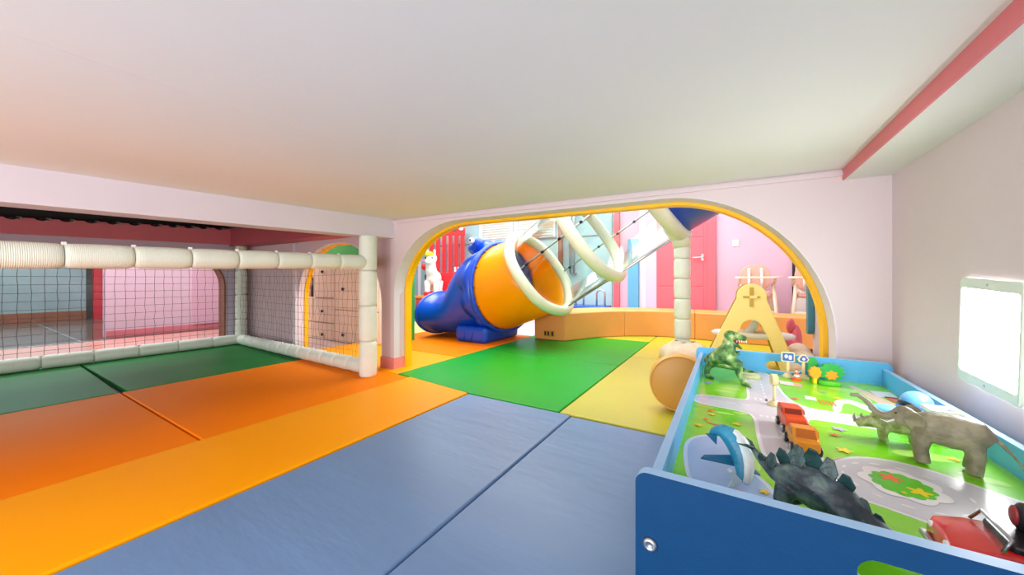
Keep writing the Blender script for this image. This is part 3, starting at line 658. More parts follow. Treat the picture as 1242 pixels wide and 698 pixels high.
# ================================================================== WALL LIGHT
led = thing('wall_light', 'square glowing light panel on the right wall with pale green frame', 'light', (0.588, 1.452, 0.575))
led.rotation_euler = (R(3.0), 0, 0)
fr = MB(); ro = rrect(-0.132, 0.132, -0.148, 0.148, 0.014); ri = rrect(-0.124, 0.124, -0.120, 0.120, 0.010)
rings = [[(0, a[0], a[1]) for a in ro], [(-0.006, a[0], a[1]) for a in ro], [(-0.008, a[0]*0.99, a[1]*0.99) for a in ro], [(-0.008, a[0], a[1]) for a in ri], [(-0.003, a[0], a[1]) for a in ri]]
fr.loft(rings, caps=False).build('frame', mat('pale_green_acrylic', '#dcebe0', 0.3, 0.02, 5), led, world=False)
MB().prism(ri, -0.005, -0.001, 'yz').build('diffuser', emis('light_diffuser', '#ffffff', 13.0), led)
for z in (-0.134, 0.134): MB().ell((-0.008, 0, z), (0.003, 0.004, 0.004), nu=10, nv=6).build('screw', M_steel, led, True)

# ================================================================== PLAY TABLE
ZS, ZT, ZR = 0.30, 0.39, 0.366
tbl = thing('play_table', 'blue children play table printed with a green road map', 'table', (0.21, 1.32, 0))
def end_board(y0, y1, name, faces):
    x0, x1, xc, r = -0.139, 0.556, 0.21, 0.02
    s0, s1, z0, z1 = 0.145, 0.275, 0.312, 0.356; rr = (z1 - z0)/2; zc_ = (z0+z1)/2
    lft = [(x0, 0.0), (xc, 0.0), (xc, z0)] + corner(s0+rr, zc_, rr, rr, 270, 90, 10) + [(xc, z1), (xc, ZT)] + corner(x0+r, ZT-r, r, r, 90, 180, 6)
    rgt = [(xc, 0.0), (x1, 0.0)] + corner(x1-r, ZT-r, r, r, 0, 90, 6) + [(xc, ZT), (xc, z1)] + corner(s1-rr, zc_, rr, rr, 90, -90, 10) + [(xc, z0)]
    o = MB().prism(lft, y0, y1, 'xz').prism(rgt, y0, y1, 'xz').build(name, faces[0], tbl, world=True)
    for m in faces[1:]: o.data.materials.append(m)
    for p in o.data.polygons:
        if p.normal.y < -0.9: p.material_index = 0
        elif p.normal.y > 0.9: p.material_index = 1
        else: p.material_index = 2
    return o
fb = end_board(0.640, 0.662, 'front_board', (M_tblue, M_tlight, M_tedge))
end_board(1.990, 2.012, 'back_board', (M_tlight, M_tblue, M_tedge))
for x0, x1 in ((-0.124, -0.106), (0.525, 0.543)):
    o = MB().box(x0, x1, 0.662, 1.99, 0.20, ZR).build('side_rail', M_tlight, tbl, world=True, bevel=0.002)
    o.data.materials.append(M_tedge)
    for p in o.data.polygons:
        if p.normal.z > 0.9: p.material_index = 1
for x in (-0.115, 0.534):
    for z in (0.27, 0.06):
        MB().lathe([(0.012, 0.0), (0.012, -0.003), (0.009, -0.006), (0.005, -0.006), (0.004, -0.003)], (x, 0.640, z), 16, 'y').build('bolt_head', M_steel, fb, True, world=True)
M_grass = mat('print_grass', '#74d010', 0.22, 0.05, 4, col2='#92de24')
pb1 = MB().box(-0.106, 0.525, 0.662, 1.329, 0.286, ZS).build('map_board', M_grass, tbl, world=True)
pb2 = MB().box(-0.106, 0.525, 1.331, 1.99, 0.286, ZS).build('map_board', M_grass, tbl, world=True)
# flat print
_lay = [0]
def printed(name, polys, m, lvl, parent=pb1, stuff=False):
    for k, p in enumerate(polys if not stuff else [None]):
        mb = MB()
        for q in (polys if stuff else [p]): mb.flat(q, ZS + 0.0004*lvl + 0.00003*(k % 5))
        o = mb.build(name, m, parent, world=True, fix=False)
        if stuff: o['kind'] = 'stuff'
        for f in o.data.polygons:
            if f.normal.z < 0: f.flip()
def offset(poly, d):
    n = len(poly); out = []
    A = sum(poly[i][0]*poly[(i+1)%n][1] - poly[(i+1)%n][0]*poly[i][1] for i in range(n)); sg = 1 if A > 0 else -1
    for i in range(n):
        p0, p1, p2 = Vector(poly[i-1]), Vector(poly[i]), Vector(poly[(i+1)%n])
        e1, e2 = (p1-p0).normalized(), (p2-p1).normalized(); n1 = Vector((e1.y, -e1.x))*sg; n2 = Vector((e2.y, -e2.x))*sg
        b = (n1+n2); b = b.normalized() if b.length > 1e-4 else n1; q = p1 + b * d / max(0.5, b.dot(n1)); out.append((max(-.1055, min(.5245, q.x)), max(.663, min(1.989, q.y))))
    return out
def smooth(poly, it=2):
    for _ in range(it):
        out = []
        for i in range(len(poly)):
            a, b = poly[i], poly[(i+1) % len(poly)]
            out += [(a[0]*.75+b[0]*.25, a[1]*.75+b[1]*.25), (a[0]*.25+b[0]*.75, a[1]*.25+b[1]*.75)]
        poly = out
    return poly
road = [(.075,1.33),(.072,1.164),(.077,1.036),(.10,.962),(.15,.945),(.225,.937),(.296,.906),(.40,.87),(.525,.85),(.525,1.05),(.473,1.071),(.426,1.111),(.373,1.155),(.293,1.164),(.222,1.113),(.195,1.06),(.180,1.10),(.182,1.175),(.190,1.37),(.215,1.40),(.267,1.401),(.525,1.40),(.525,1.49),(.268,1.496),(.215,1.505),(.18,1.56),(.163,1.68),(.155,1.99),(.06,1.99),(.070,1.53),(.05,1.485),(-.106,1.485),(-.106,1.375),(.045,1.365)]
road = smooth(road, 2)
M_pw = mat('print_white', '#f0efee', 0.22, 0.02, 6)
printed('road_border_print', [offset(road, 0.009)], M_pw, 1)
printed('road_print', [road], mat('print_grey', '#cfcfd6', 0.22, 0.04, 8), 2)
dash = []
for i in range(22):
    y = 1.0 + i*0.043
    if 1.36 < y < 1.5: continue
    x = 0.126 if y < 1.5 else 0.112
    dash.append([(x-.003, y), (x+.003, y), (x+.003, y+.024), (x-.003, y+.024)])
for i in range(4): dash.append([(-.09+i*.042, 1.428), (-.065+i*.042, 1.427), (-.065+i*.042, 1.433), (-.09+i*.042, 1.434)])
for i in range(8): dash.append([(.24+i*.036, 1.446), (.262+i*.036, 1.446), (.262+i*.036, 1.452), (.24+i*.036, 1.452)])
for i in range(6): dash.append([(.082+i*.015, 1.335), (.090+i*.015, 1.335), (.090+i*.015, 1.352), (.082+i*.015, 1.352)])
for i in range(6): dash.append([(.078+i*.015, 1.515), (.085+i*.015, 1.515), (.085+i*.015, 1.54), (.078+i*.015, 1.54)])
for k in range(14):
    a = 2*PI*k/14; p = oval(.305+.092*math.cos(a), 1.035+.092*math.sin(a), .010, .003, a+PI/2, 8); dash.append(p)
printed('lane_mark_print', dash, M_pw, 3, pb1, True)
def scallop(cx, cy, rx, ry, n, d): return [(cx + (rx + d*abs(math.sin(n*PI*k/72)))*math.cos(2*PI*k/72), cy + (ry + d*abs(math.sin(n*PI*k/72)))*math.sin(2*PI*k/72)) for k in range(72)]
printed('island_border_print', [scallop(.303, 1.04, .055, .062, 7, .012)], M_pw, 4)
printed('island_print', [scallop(.303, 1.038, .043, .049, 12, .006)], mat('print_green', '#5cc81a', 0.22, 0.05, 6), 5)
def flower(cx, cy, r): return [(cx + (r + r*.35*math.cos(5*2*PI*k/40))*math.cos(2*PI*k/40), cy + (r + r*.35*math.cos(5*2*PI*k/40))*math.sin(2*PI*k/40)) for k in range(40)]
M_py = mat('print_yellow', '#f6d80a', 0.22, 0.04, 8); M_po = mat('print_orange', '#f4702c', 0.22, 0.04, 8)
printed('orange_flower_print', [flower(.292,1.06,.015), flower(.245,1.278,.010), flower(-.05,1.31,.008), flower(-.06,1.22,.006), flower(.36,.885,.008), flower(.20,1.60,.01)], M_po, 6)
printed('yellow_flower_print', [flower(.322,1.018,.014), flower(.243,1.173,.013), flower(-.045,1.275,.009), flower(-.075,1.16,.009), flower(.02,1.225,.010), flower(.33,1.68,.011), flower(.295,1.0,.004), flower(.17,.79,.012), flower(.06,.86,.008), flower(.45,1.25,.010)], M_py, 6)
printed('lilac_flower_print', [flower(.265,1.335,.013), flower(-.07,1.66,.014), flower(.30,1.75,.010)], mat('print_lilac', '#b7a6d6', 0.22, 0.04, 8), 6)
pond = smooth([(-.09,.983),(-.085,1.05),(-.05,1.098),(-.005,1.10),(.022,1.06),(.034,.988),(.028,.945),(.055,.915),(.075,.86),(.085,.78),(.03,.74),(-.03,.76),(-.07,.84)], 2)
printed('pond_border_print', [offset(pond, .009)], mat('print_paleblue', '#d4e4f4', 0.22, 0.03, 6), 1)
printed('pond_print', [pond], mat('print_blue', '#a8c6ea', 0.22, 0.04, 6), 2)
printed('lily_print', [flower(.02,.835,.008), flower(.035,.80,.006)], mat('print_rose', '#f2a2a8', 0.22), 4)
M_pl = mat('print_lightgreen', '#b4ea62', 0.22, 0.05, 8)
printed('bush_print', [smooth([(-.105,.80),(-.08,.84),(-.055,.81),(-.05,.72),(-.10,.70)]), smooth([(.03,1.05),(.045,1.06),(.062,1.0),(.06,.94),(.045,.97)]), oval(.40,1.24,.06,.025,.2), oval(.43,.99,.0,.0,0) if False else oval(.46,1.16,.035,.016,-.3), oval(-.02,1.45+.12,.03,.012), oval(.01,1.62,.03,.012), oval(-.01,1.31,.025,.01), oval(.03,1.335,.02,.008), oval(.38,1.83,.05,.03)], M_pl, 1)
path_ = smooth([(.305,1.505),(.33,1.62),(.355,1.64),(.385,1.56),(.42,1.505),(.445,1.505),(.41,1.60),(.375,1.69),(.325,1.69),(.28,1.505)], 2)
printed('path_print', [path_], mat('print_cream', '#f4ecd0', 0.22, 0.03, 6), 1, pb2)
printed('plaza_print', [smooth([(.40,1.91),(.43,1.92),(.52,1.58),(.46,1.55)], 1)], mat('print_peach', '#f6d4b0', 0.22, 0.03, 6), 1, pb2)
printed('house_print', [[(.455,1.865),(.515,1.875),(.52,1.79),(.46,1.78)], [(.235,1.66),(.265,1.655),(.262,1.61),(.232,1.615)], [(.18,1.86),(.225,1.85),(.223,1.79),(.178,1.80)]], M_pw, 3, pb2)
printed('roof_print', [[(.478,1.80),(.524,1.80),(.524,1.74),(.484,1.73)]] + [[(.268+.009*i,1.63),(.272+.009*i,1.63),(.272+.009*i,1.575),(.268+.009*i,1.575)] for i in range(5)] + [smooth([(-.06,1.205),(.0,1.185),(.0,1.178),(-.06,1.196)],1)], mat('print_redorange', '#ee5a24', 0.22, 0.04, 8), 3, pb2)
printed('roof_peach_print', [[(.225,1.85),(.25,1.845),(.248,1.79),(.223,1.79)]], mat('print_salmon', '#f0b8a0', 0.22), 3, pb2)

# ================================================================== TOYS ON THE TABLE
def paint(name, c1, c2, c3=None, scale=18, rough=0.4):
    m = mat(name, c1, rough, 0.1, scale, 0.25, 120, col2=c2)
    if c3:
        rp = [n for n in m.node_tree.nodes if n.type == 'VALTORGB'][0].color_ramp
        e = rp.elements.new(0.72); e.color = (*lin(c3), 1)
    return m
# --- tyrannosaur
tx = thing('toy_tyrannosaur', 'green toy tyrannosaur roaring at the far left of the play table', 'toy dinosaur', (-0.012, 1.735, ZS))
b = MB()
b.tube([(-0.045, 0.02, 0.085), (-0.02, 0.0, 0.10), (0.005, -0.004, 0.122), (0.012, -0.004, 0.15), (0.012, -0.004, 0.175)], [0.026, 0.036, 0.036, 0.026, 0.021], 14)
b.tube([(-0.045, 0.02, 0.085), (-0.06, 0.06, 0.07), (-0.03, 0.105, 0.05), (0.03, 0.12, 0.035), (0.085, 0.10, 0.03), (0.115, 0.07, 0.036)], [0.027, 0.024, 0.018, 0.012, 0.007, 0.003], 12)
b.ell((0.018, -0.006, 0.193), (0.025, 0.019, 0.021))
b.tube([(0.02, -0.006, 0.198), (0.05, -0.014, 0.192), (0.072, -0.020, 0.184)], [0.019, 0.016, 0.012], 12, flat=0.8)
b.tube([(0.015, -0.006, 0.172), (0.04, -0.014, 0.157), (0.058, -0.020, 0.142)], [0.015, 0.011, 0.007], 10, flat=0.6)
b.tube([(-0.03, 0.022, 0.09), (-0.05, 0.030, 0.066), (-0.068, 0.030, 0.038), (-0.070, 0.026, 0.008)], [0.026, 0.021, 0.012, 0.011], 10)
b.tube([(0.0, -0.02, 0.10), (0.045, -0.022, 0.078), (0.048, -0.028, 0.04), (0.062, -0.032, 0.010)], [0.026, 0.021, 0.012, 0.011], 10)
for fx, fy in ((-0.068, 0.026), (0.064, -0.033)):
    for dy in (-0.011, 0.0, 0.011): b.tube([(fx-0.006, fy, 0.007), (fx+0.012, fy-0.010+dy, 0.006), (fx+0.026, fy-0.018+dy*1.6, 0.004)], [0.008, 0.006, 0.003], 8)
for sy in (-1, 1):
    b.tube([(0.022, sy*0.024, 0.132), (0.040, sy*0.030-0.004, 0.118), (0.05, sy*0.026-0.008, 0.126)], [0.009, 0.006, 0.004], 8)
organic(b, 'body', paint('rex_skin', '#2f5c2c', '#6fa050', '#d8dca8', 30), tx, 0.003, 3)
tm = MB()
for i in range(5):
    x = 0.04 + i*0.008
    for sy in (-1, 1):
        tm.lathe([(0.0022, 0.176), (0.0006, 0.168)], (x, -0.012 - (x-0.04)*0.2 + sy*0.010, 0), 6)
tm.build('teeth', M_white, tx, True)
MB().ell((0.032, -0.010, 0.172), (0.020, 0.010, 0.008), (0, 0.35, -0.2)).build('mouth', mat('mouth_red', '#8c2c30', 0.5), tx, True)
for sy in (-1, 1): MB().ell((0.03, -0.008 + sy*0.0165, 0.203), (0.0035, 0.0028, 0.0035), nu=8, nv=6).build('eye', M_black, tx, True)
base = tag(MB().lathe([(0.01, ZS), (0.042, ZS), (0.044, ZS+0.008), (0.04, ZS+0.014), (0.01, ZS+0.015)], (0.075, 1.86, 0), 24).build('toy_rock_base', mat('stone_print', '#c8cf9c', 0.6, 0.15, 30), None, True), 'flat pale disc lying behind the green tyrannosaur', 'toy base')

# --- stegosaur
st = thing('toy_stegosaur', 'dark grey-green toy stegosaur with raised back plates near the front board', 'toy dinosaur', (0.128, 0.80, ZS), R(-21))
b = MB()
b.tube([(-0.105, 0.022, 0.088), (-0.085, 0.016, 0.072), (-0.06, 0.006, 0.062), (-0.035, 0, 0.064), (0.0, 0, 0.060), (0.035, -0.002, 0.050), (0.065, -0.004, 0.034), (0.095, -0.006, 0.024), (0.112, -0.008, 0.018)],
       [0.004, 0.009, 0.016, 0.027, 0.036, 0.031, 0.019, 0.013, 0.007], 16)
for x, y, k in ((-0.035, 0.024, -1), (-0.035, -0.024, -1), (0.035, 0.026, 1), (0.035, -0.026, 1)):
    b.tube([(x, y*0.8, 0.05), (x+0.006*k, y*1.15, 0.028), (x, y*1.2, 0.006)], [0.019, 0.013, 0.012], 10)
organic(b, 'body', paint('stego_skin', '#2b363c', '#505f66', '#6f8676', 40, 0.35), st, 0.003, 3)
M_plate = paint('stego_plate', '#173334', '#24484a', None, 40, 0.4)
def plate(x, z, h, wd, lean, y):
    o = MB().prism([(-wd*.3, 0), (-wd*.5, h*.45), (-wd*.15, h), (wd*.25, h*.92), (wd*.5, h*.4), (wd*.3, 0)], -0.0018, 0.0018, 'xz').build('back_plate', M_plate, st, bevel=0.0012)
    o.location = (x, y, z); o.rotation_euler = (R(lean), 0, R(random.uniform(-12, 12)))
for i, (x, z, h, wd) in enumerate(((-0.082, 0.079, 0.014, 0.012), (-0.064, 0.078, 0.022, 0.018), (-0.046, 0.086, 0.028, 0.022), (-0.026, 0.092, 0.034, 0.026), (-0.004, 0.094, 0.036, 0.027), (0.018, 0.088, 0.032, 0.024), (0.040, 0.076, 0.028, 0.022), (0.060, 0.051, 0.023, 0.019), (0.076, 0.040, 0.018, 0.016))):
    plate(x, z-0.006, h*1.2, wd*1.05, -16 if i % 2 else 16, -0.006 if i % 2 else 0.006)
for sy in (-1, 1): MB().tube([(-0.10, 0.020, 0.086), (-0.108, 0.020+sy*0.012, 0.092), (-0.120, 0.020+sy*0.022, 0.094)], [0.004, 0.003, 0.0008], 8).build('tail_spike', M_plate, st, True)
for sy in (-1, 1): MB().ell((0.104, -0.007+sy*0.009, 0.026), (0.002, 0.002, 0.002), nu=8, nv=6).build('eye', M_black, st, True)

# --- elephant
el = thing('toy_elephant', 'grey toy elephant with raised trunk beside the right rail', 'toy elephant', (0.418, 1.192, ZS), R(166))
b = MB()
b.tube([(-0.058, 0, 0.072), (-0.045, 0, 0.082), (-0.01, 0, 0.083), (0.03, 0, 0.084), (0.052, 0, 0.088)], [0.020, 0.033, 0.038, 0.034, 0.023], 16)
b.ell((0.064, 0, 0.098), (0.022, 0.020, 0.024))
b.tube([(0.076, 0, 0.098), (0.095, 0, 0.090), (0.112, 0, 0.098), (0.126, 0, 0.118), (0.142, 0, 0.130), (0.158, 0.0, 0.128)], [0.013, 0.009, 0.0075, 0.0065, 0.0055, 0.005], 10)
for x, y in ((-0.036, 0.017), (-0.036, -0.017), (0.036, 0.016), (0.036, -0.016)):
    b.tube([(x, y*0.8, 0.065), (x+(0.003 if x > 0 else -0.004), y, 0.035), (x, y, 0.004)], [0.018, 0.013, 0.0135], 12)
b.tube([(-0.070, 0, 0.080), (-0.088, 0.006, 0.058), (-0.102, 0.012, 0.030), (-0.118, 0.016, 0.018)], [0.005, 0.003, 0.0028, 0.0015], 8)
M_el = paint('elephant_skin', '#7f7a62', '#9c967c', None, 30, 0.5)
organic(b, 'body', M_el, el, 0.0028, 3)
for sy in (-1, 1):
    ear = smooth([(0.0, 0.022), (0.004, -0.006), (-0.010, -0.026), (-0.026, -0.018), (-0.034, 0.006), (-0.022, 0.022)], 2)
    o = MB().prism(ear, -0.0012, 0.0012, 'xz').build('ear', M_el, el); o.location = (0.062, sy*0.021, 0.098); o.rotation_euler = (R(sy*-14), 0, R(sy*-22))
    MB().tube([(0.080, sy*0.009, 0.088), (0.092, sy*0.012, 0.080), (0.104, sy*0.012, 0.084)], [0.0026, 0.002, 0.0006], 8).build('tusk', M_white, el, True)
    MB().ell((0.078, sy*0.0165, 0.106), (0.0022, 0.0018, 0.0022), nu=8, nv=6).build('eye', M_black, el, True)

# --- rhino
rh = thing('toy_rhino', 'small olive toy rhino half hidden behind the elephant head', 'toy rhino', (0.372, 1.30, ZS), R(172))
b = MB()
b.tube([(-0.05, 0, 0.045), (-0.03, 0, 0.050), (0.01, 0, 0.050), (0.035, 0, 0.050), (0.058, 0, 0.043), (0.078, 0, 0.033)], [0.014, 0.023, 0.024, 0.020, 0.014, 0.009], 14)
for x, y in ((-0.03, 0.013), (-0.03, -0.013), (0.026, 0.013), (0.026, -0.013)): b.tube([(x, y, 0.04), (x+0.002, y, 0.02), (x, y, 0.003)], [0.013, 0.009, 0.009], 10)
b.tube([(-0.055, 0, 0.045), (-0.066, 0, 0.030)], [0.004, 0.002], 8)
organic(b, 'body', paint('rhino_skin', '#7c8a4c', '#b4bf8c', None, 50), rh, 0.0026, 2)
for x, z, h in ((0.078, 0.038, 0.024), (0.064, 0.050, 0.014)):
    MB().tube([(x, 0, z), (x+0.004, 0, z+h*0.5), (x+0.002, 0, z+h)], [0.005, 0.0032, 0.0006], 8).build('horn', mat('horn', '#8d8f70', 0.5), rh, True)
for sy in (-1, 1): MB().tube([(0.045, sy*0.010, 0.060), (0.042, sy*0.013, 0.072)], [0.004, 0.001], 8).build('ear', mat('horn', '#8d8f70'), rh, True)

# --- shark
sh = thing('toy_shark', 'blue and white toy shark arching up over the printed pond', 'toy shark', (-0.012, 0.905, ZS), R(20))
arc = []
for i in range(11):
    t = i/10; a_ = R(-60 + 215*t)
    arc.append(Vector((0.014 + 0.021*math.cos(a_) - 0.008, 0.03*t - 0.05 + 0.06*t, 0.045 + 0.040*math.sin(a_))))
rad = [0.006, 0.011, 0.015, 0.018, 0.0195, 0.020, 0.019, 0.016, 0.012, 0.008, 0.003]
organic(MB().tube(arc, rad, 16), 'body', paint('shark_blue', '#2a86ac', '#3c9cc0', None, 20, 0.3), sh, 0.0026, 2)
bel = [p + Vector((0.0075, -0.006, -0.001)) for p in arc[0:9]]
MB().tube(bel, [r*0.88 for r in rad[0:9]], 16).build('belly', paint('shark_white', '#cfe2e6', '#eef4f2', None, 20, 0.3), sh, True)
M_fin = mat('fin_blue', '#1c6a94', 0.3, 0.08, 20)
def fin(name, pts, th=0.0016, m=M_fin):
    n = Vector((0, 0, 1)); v = [Vector(p) for p in pts]; nn_ = (v[1]-v[0]).cross(v[2]-v[0]).normalized()*th; k = len(v)
    return MB().add([p-nn_ for p in v] + [p+nn_ for p in v], [tuple(range(k)), tuple(range(k, 2*k))] + [(i, (i+1) % k, k+(i+1) % k, k+i) for i in range(k)]).build(name, m, sh)
fin('pectoral_fin', [(0.034, 0.0, 0.040), (-0.034, 0.008, 0.030), (-0.044, 0.0, 0.026), (0.028, -0.024, 0.026)])
fin('pectoral_fin', [(0.03, 0.0, 0.034), (0.066, -0.004, 0.010), (0.070, -0.010, 0.006), (0.028, -0.02, 0.018)])
fin('tail_fin', [(0.016, -0.055, 0.010), (-0.006, -0.066, 0.034), (-0.012, -0.064, 0.040), (0.0, -0.055, 0.016), (-0.010, -0.060, 0.001), (0.004, -0.058, 0.001)], 0.003, mat('tail_white', '#dbe9ea', 0.35, 0.05, 20))
fin('dorsal_fin', [(-0.012, 0.0, 0.06), (-0.030, 0.01, 0.078), (-0.006, 0.016, 0.076)])

# --- wooden cars
def toy_car(name, label, loc, rz, col, dk, truck=False):
    t = thing(name, label, 'toy car', loc, rz, 'small wooden cars')
    m = mat(name + '_paint_' + col, col, 0.35, 0.05, 20); L, Wd = 0.105, 0.05
    prof = [(-L/2, 0.012), (L/2, 0.012), (L/2, 0.030), (L/2-0.006, 0.036), (0.022, 0.038), (0.012, 0.058), (-0.028, 0.060), (-0.040, 0.040), (-L/2, 0.037)] if not truck else \
           [(-L/2, 0.012), (L/2, 0.012), (L/2, 0.040), (L/2-0.008, 0.046), (0.012, 0.048), (0.004, 0.062), (-L/2+0.006, 0.063), (-L/2, 0.055)]
    MB().prism(prof, -Wd/2, Wd/2, 'xz').build('body', m, t, bevel=0.004)
    w1 = [(0.016, 0.040), (0.0085, 0.056), (-0.024, 0.057), (-0.032, 0.043)] if not truck else [(0.010, 0.050), (0.003, 0.060), (-0.03, 0.060), (-0.03, 0.050)]
    for sy in (-1, 1): MB().prism(w1, sy*(Wd/2+0.0006)-0.0006, sy*(Wd/2+0.0006)+0.0006, 'xz').build('side_window', mat(dk, dk, 0.3), t)
    a, c = ((0.0225, 0.0385), (0.0125, 0.0575)) if not truck else ((0.0125, 0.0485), (0.0045, 0.0615))
    MB().add([(a[0]+.001, -Wd*.38, a[1]), (a[0]+.001, Wd*.38, a[1]), (c[0]+.001, Wd*.36, c[1]), (c[0]+.001, -Wd*.36, c[1])], [(0, 1, 2, 3)]).build('windscreen', mat(dk, dk), t)
    rx = (-0.0285, -0.0395) if not truck else (-L/2+0.005, -L/2-0.0005)
    MB().add([(rx[0]-.001, -Wd*.36, 0.0592), (rx[0]-.001, Wd*.36, 0.0592), (rx[1]-.001, Wd*.4, 0.0415), (rx[1]-.001, -Wd*.4, 0.0415)], [(0, 1, 2, 3)]).build('rear_window', mat(dk, dk), t)
    for sx in (-0.033, 0.033):
        for sy in (-1, 1):
            wl_ = MB().lathe([(0.003, -0.004), (0.011, -0.004), (0.0125, -0.002), (0.0125, 0.002), (0.011, 0.004), (0.003, 0.004)], (sx, sy*(Wd/2+0.001), 0.0125), 18, 'y').build('wheel', M_black, t, True)
            MB().lathe([(0.001, -0.0056), (0.007, -0.0056), (0.007, 0.0056), (0.001, 0.0056)], (sx, sy*(Wd/2+0.001), 0.0125), 12, 'y').build('hub', M_steel, wl_, True)
    for sy in (-1, 1): MB().ell((L/2, sy*0.016, 0.026), (0.002, 0.005, 0.004), nu=8, nv=6).build('headlight', M_white, t, True)
    return t
toy_car('toy_van', 'red-orange toy van on the printed road, farther from the camera', (0.152, 1.262, ZS), R(-84), '#e8521c', '#8a2c14', True)
toy_car('toy_hatchback', 'yellow-orange toy hatchback on the printed road, nearer the camera', (0.156, 1.135, ZS), R(94), '#f79a12', '#c86a0c')

# --- wooden street furniture
lp = thing('toy_lamp_post', 'plain wooden toy lamp post beside the red-orange van', 'toy lamp post', (0.130, 1.478, ZS), R(10))
MB().lathe([(0.005, 0), (0.019, 0), (0.019, 0.008), (0.013, 0.009), (0.012, 0.014), (0.004, 0.015)], n=20).build('base', M_cream, lp, True)
MB().cyl((0, 0, 0.012), (0, 0, 0.075), 0.0045, 10).build('pole', M_cream, lp, True)
MB().lathe([(0.001, -0.008), (0.019, -0.008), (0.019, 0.008), (0.001, 0.008)], (0, 0, 0.088), 20, 'x').build('lamp_disc', M_cream, lp)
def road_sign(label, loc, rz, shape):
    t = thing('toy_road_sign', label, 'toy sign', loc, rz, 'wooden toy road signs')
    MB().lathe([(0.004, 0), (0.020, 0), (0.020, 0.010), (0.014, 0.012), (0.013, 0.018), (0.004, 0.019)], n=18).build('base', M_cream, t, True)
    MB().box(-0.0045, 0.0045, -0.0045, 0.0045, 0.015, 0.075).build('pole', M_cream, t)
    ol = rrect(-0.024, 0.024, 0.070, 0.112, 0.006) if shape == 'sq' else smooth([(-0.028, 0.072), (0.028, 0.072), (0.0, 0.115)], 1)
    fc = rrect(-0.020, 0.020, 0.074, 0.108, 0.004) if shape == 'sq' else smooth([(-0.020, 0.0765), (0.020, 0.0765), (0.0, 0.107)], 1)
    bd_ = MB().prism(ol, -0.004, 0.004, 'xz').build('sign_board', M_cream, t)
    MB().prism(fc, -0.0048, -0.0040, 'xz').build('sign_face', mat('sign_blue', '#3f66b4', 0.3, 0.05, 20), bd_)
    w_ = MB()
    if shape == 'sq':
        w_.prism(oval(-0.007, 0.093, 0.006, 0.008), -0.0054, -0.0048, 'xz').prism(rrect(0.002, 0.013, 0.080, 0.098, 0.003), -0.0054, -0.0048, 'xz')
    else: w_.prism(oval(0, 0.086, 0.005, 0.006), -0.0054, -0.0048, 'xz')
    for_ = w_.build('sign_mark', M_white, bd_)
    if shape == 'sq': for_['kind'] = 'stuff'
road_sign('wooden toy sign with a square blue face by the back board', (0.218, 1.935, ZS), R(10), 'sq')
road_sign('wooden toy sign with a triangular blue face by the back board', (0.272, 1.945, ZS), R(10), 'tri')
cn = thing('toy_cone', 'red and white toy traffic cone between the two blue signs', 'toy cone', (0.243, 1.90, ZS))
MB().box(-0.016, 0.016, -0.016, 0.016, 0, 0.005).build('base', M_po, cn, bevel=0.001)
for r0, r1_, z0, z1, m in ((0.0135, 0.0105, 0.005, 0.016, M_po), (0.0105, 0.008, 0.016, 0.026, M_white), (0.008, 0.0055, 0.026, 0.036, M_po), (0.0055, 0.004, 0.036, 0.043, M_white), (0.004, 0.002, 0.043, 0.05, M_po)):
    MB().lathe([(r0, z0), (r1_, z1)], n=16).build('cone_band', m, cn, True)
def toy_tree(name, label, loc, crown, hgt, m, trunk, wide, lobes):
    t = thing(name, label, 'toy tree', loc, R(12), 'wooden toy trees')
    MB().box(-0.006, 0.006, -0.006, 0.006, 0, 0.03).build('trunk', trunk, t, bevel=0.001)
    ol = [((wide + wide*0.10*math.cos(lobes*2*PI*k/60))*math.sin(2*PI*k/60), crown + (hgt + hgt*0.08*math.cos(lobes*2*PI*k/60))*math.cos(2*PI*k/60)) for k in range(60)]
    MB().prism(ol, -0.008, 0.008, 'xz').build('crown', m, t, bevel=0.002)
    return t
M_tg = mat('tree_green', '#2fae4a', 0.4, 0.06, 20); M_tg2 = mat('tree_lime', '#58c832', 0.4, 0.06, 20)
toy_tree('toy_tree', 'orange toy tree with a yellow trunk in front of the green ones', (0.300, 1.885, ZS), 0.045, 0.024, mat('tree_orange', '#f4a418', 0.4, 0.06, 20), M_py, 0.020, 9)
toy_tree('toy_tree', 'slim dark green toy tree behind the orange one', (0.303, 1.95, ZS), 0.055, 0.038, M_tg, M_tg2, 0.020, 2)
toy_tree('toy_tree', 'round bright green toy tree with an orange core', (0.355, 1.915, ZS), 0.048, 0.034, M_tg, M_po, 0.042, 11)
o = MB().prism([(0.026 + 0.0, 0)] and [((0.019 + 0.004*math.cos(7*2*PI*k/42))*math.sin(2*PI*k/42), 0.036 + (0.017 + 0.003*math.cos(7*2*PI*k/42))*math.cos(2*PI*k/42)) for k in range(42)], -0.0095, -0.008, 'xz').build('core', mat('tree_orange', '#f4a418'), [q for q in C.objects if q.get('label', '').startswith('round bright green toy tree')][0])
tag(MB().prism(oval(0.345, 1.885, 0.035, 0.02, 0.2), ZS+0.001, ZS+0.016).build('toy_hedge', M_tg2, bevel=0.002), 'low lime green toy hedge at the foot of the round tree', 'toy hedge')

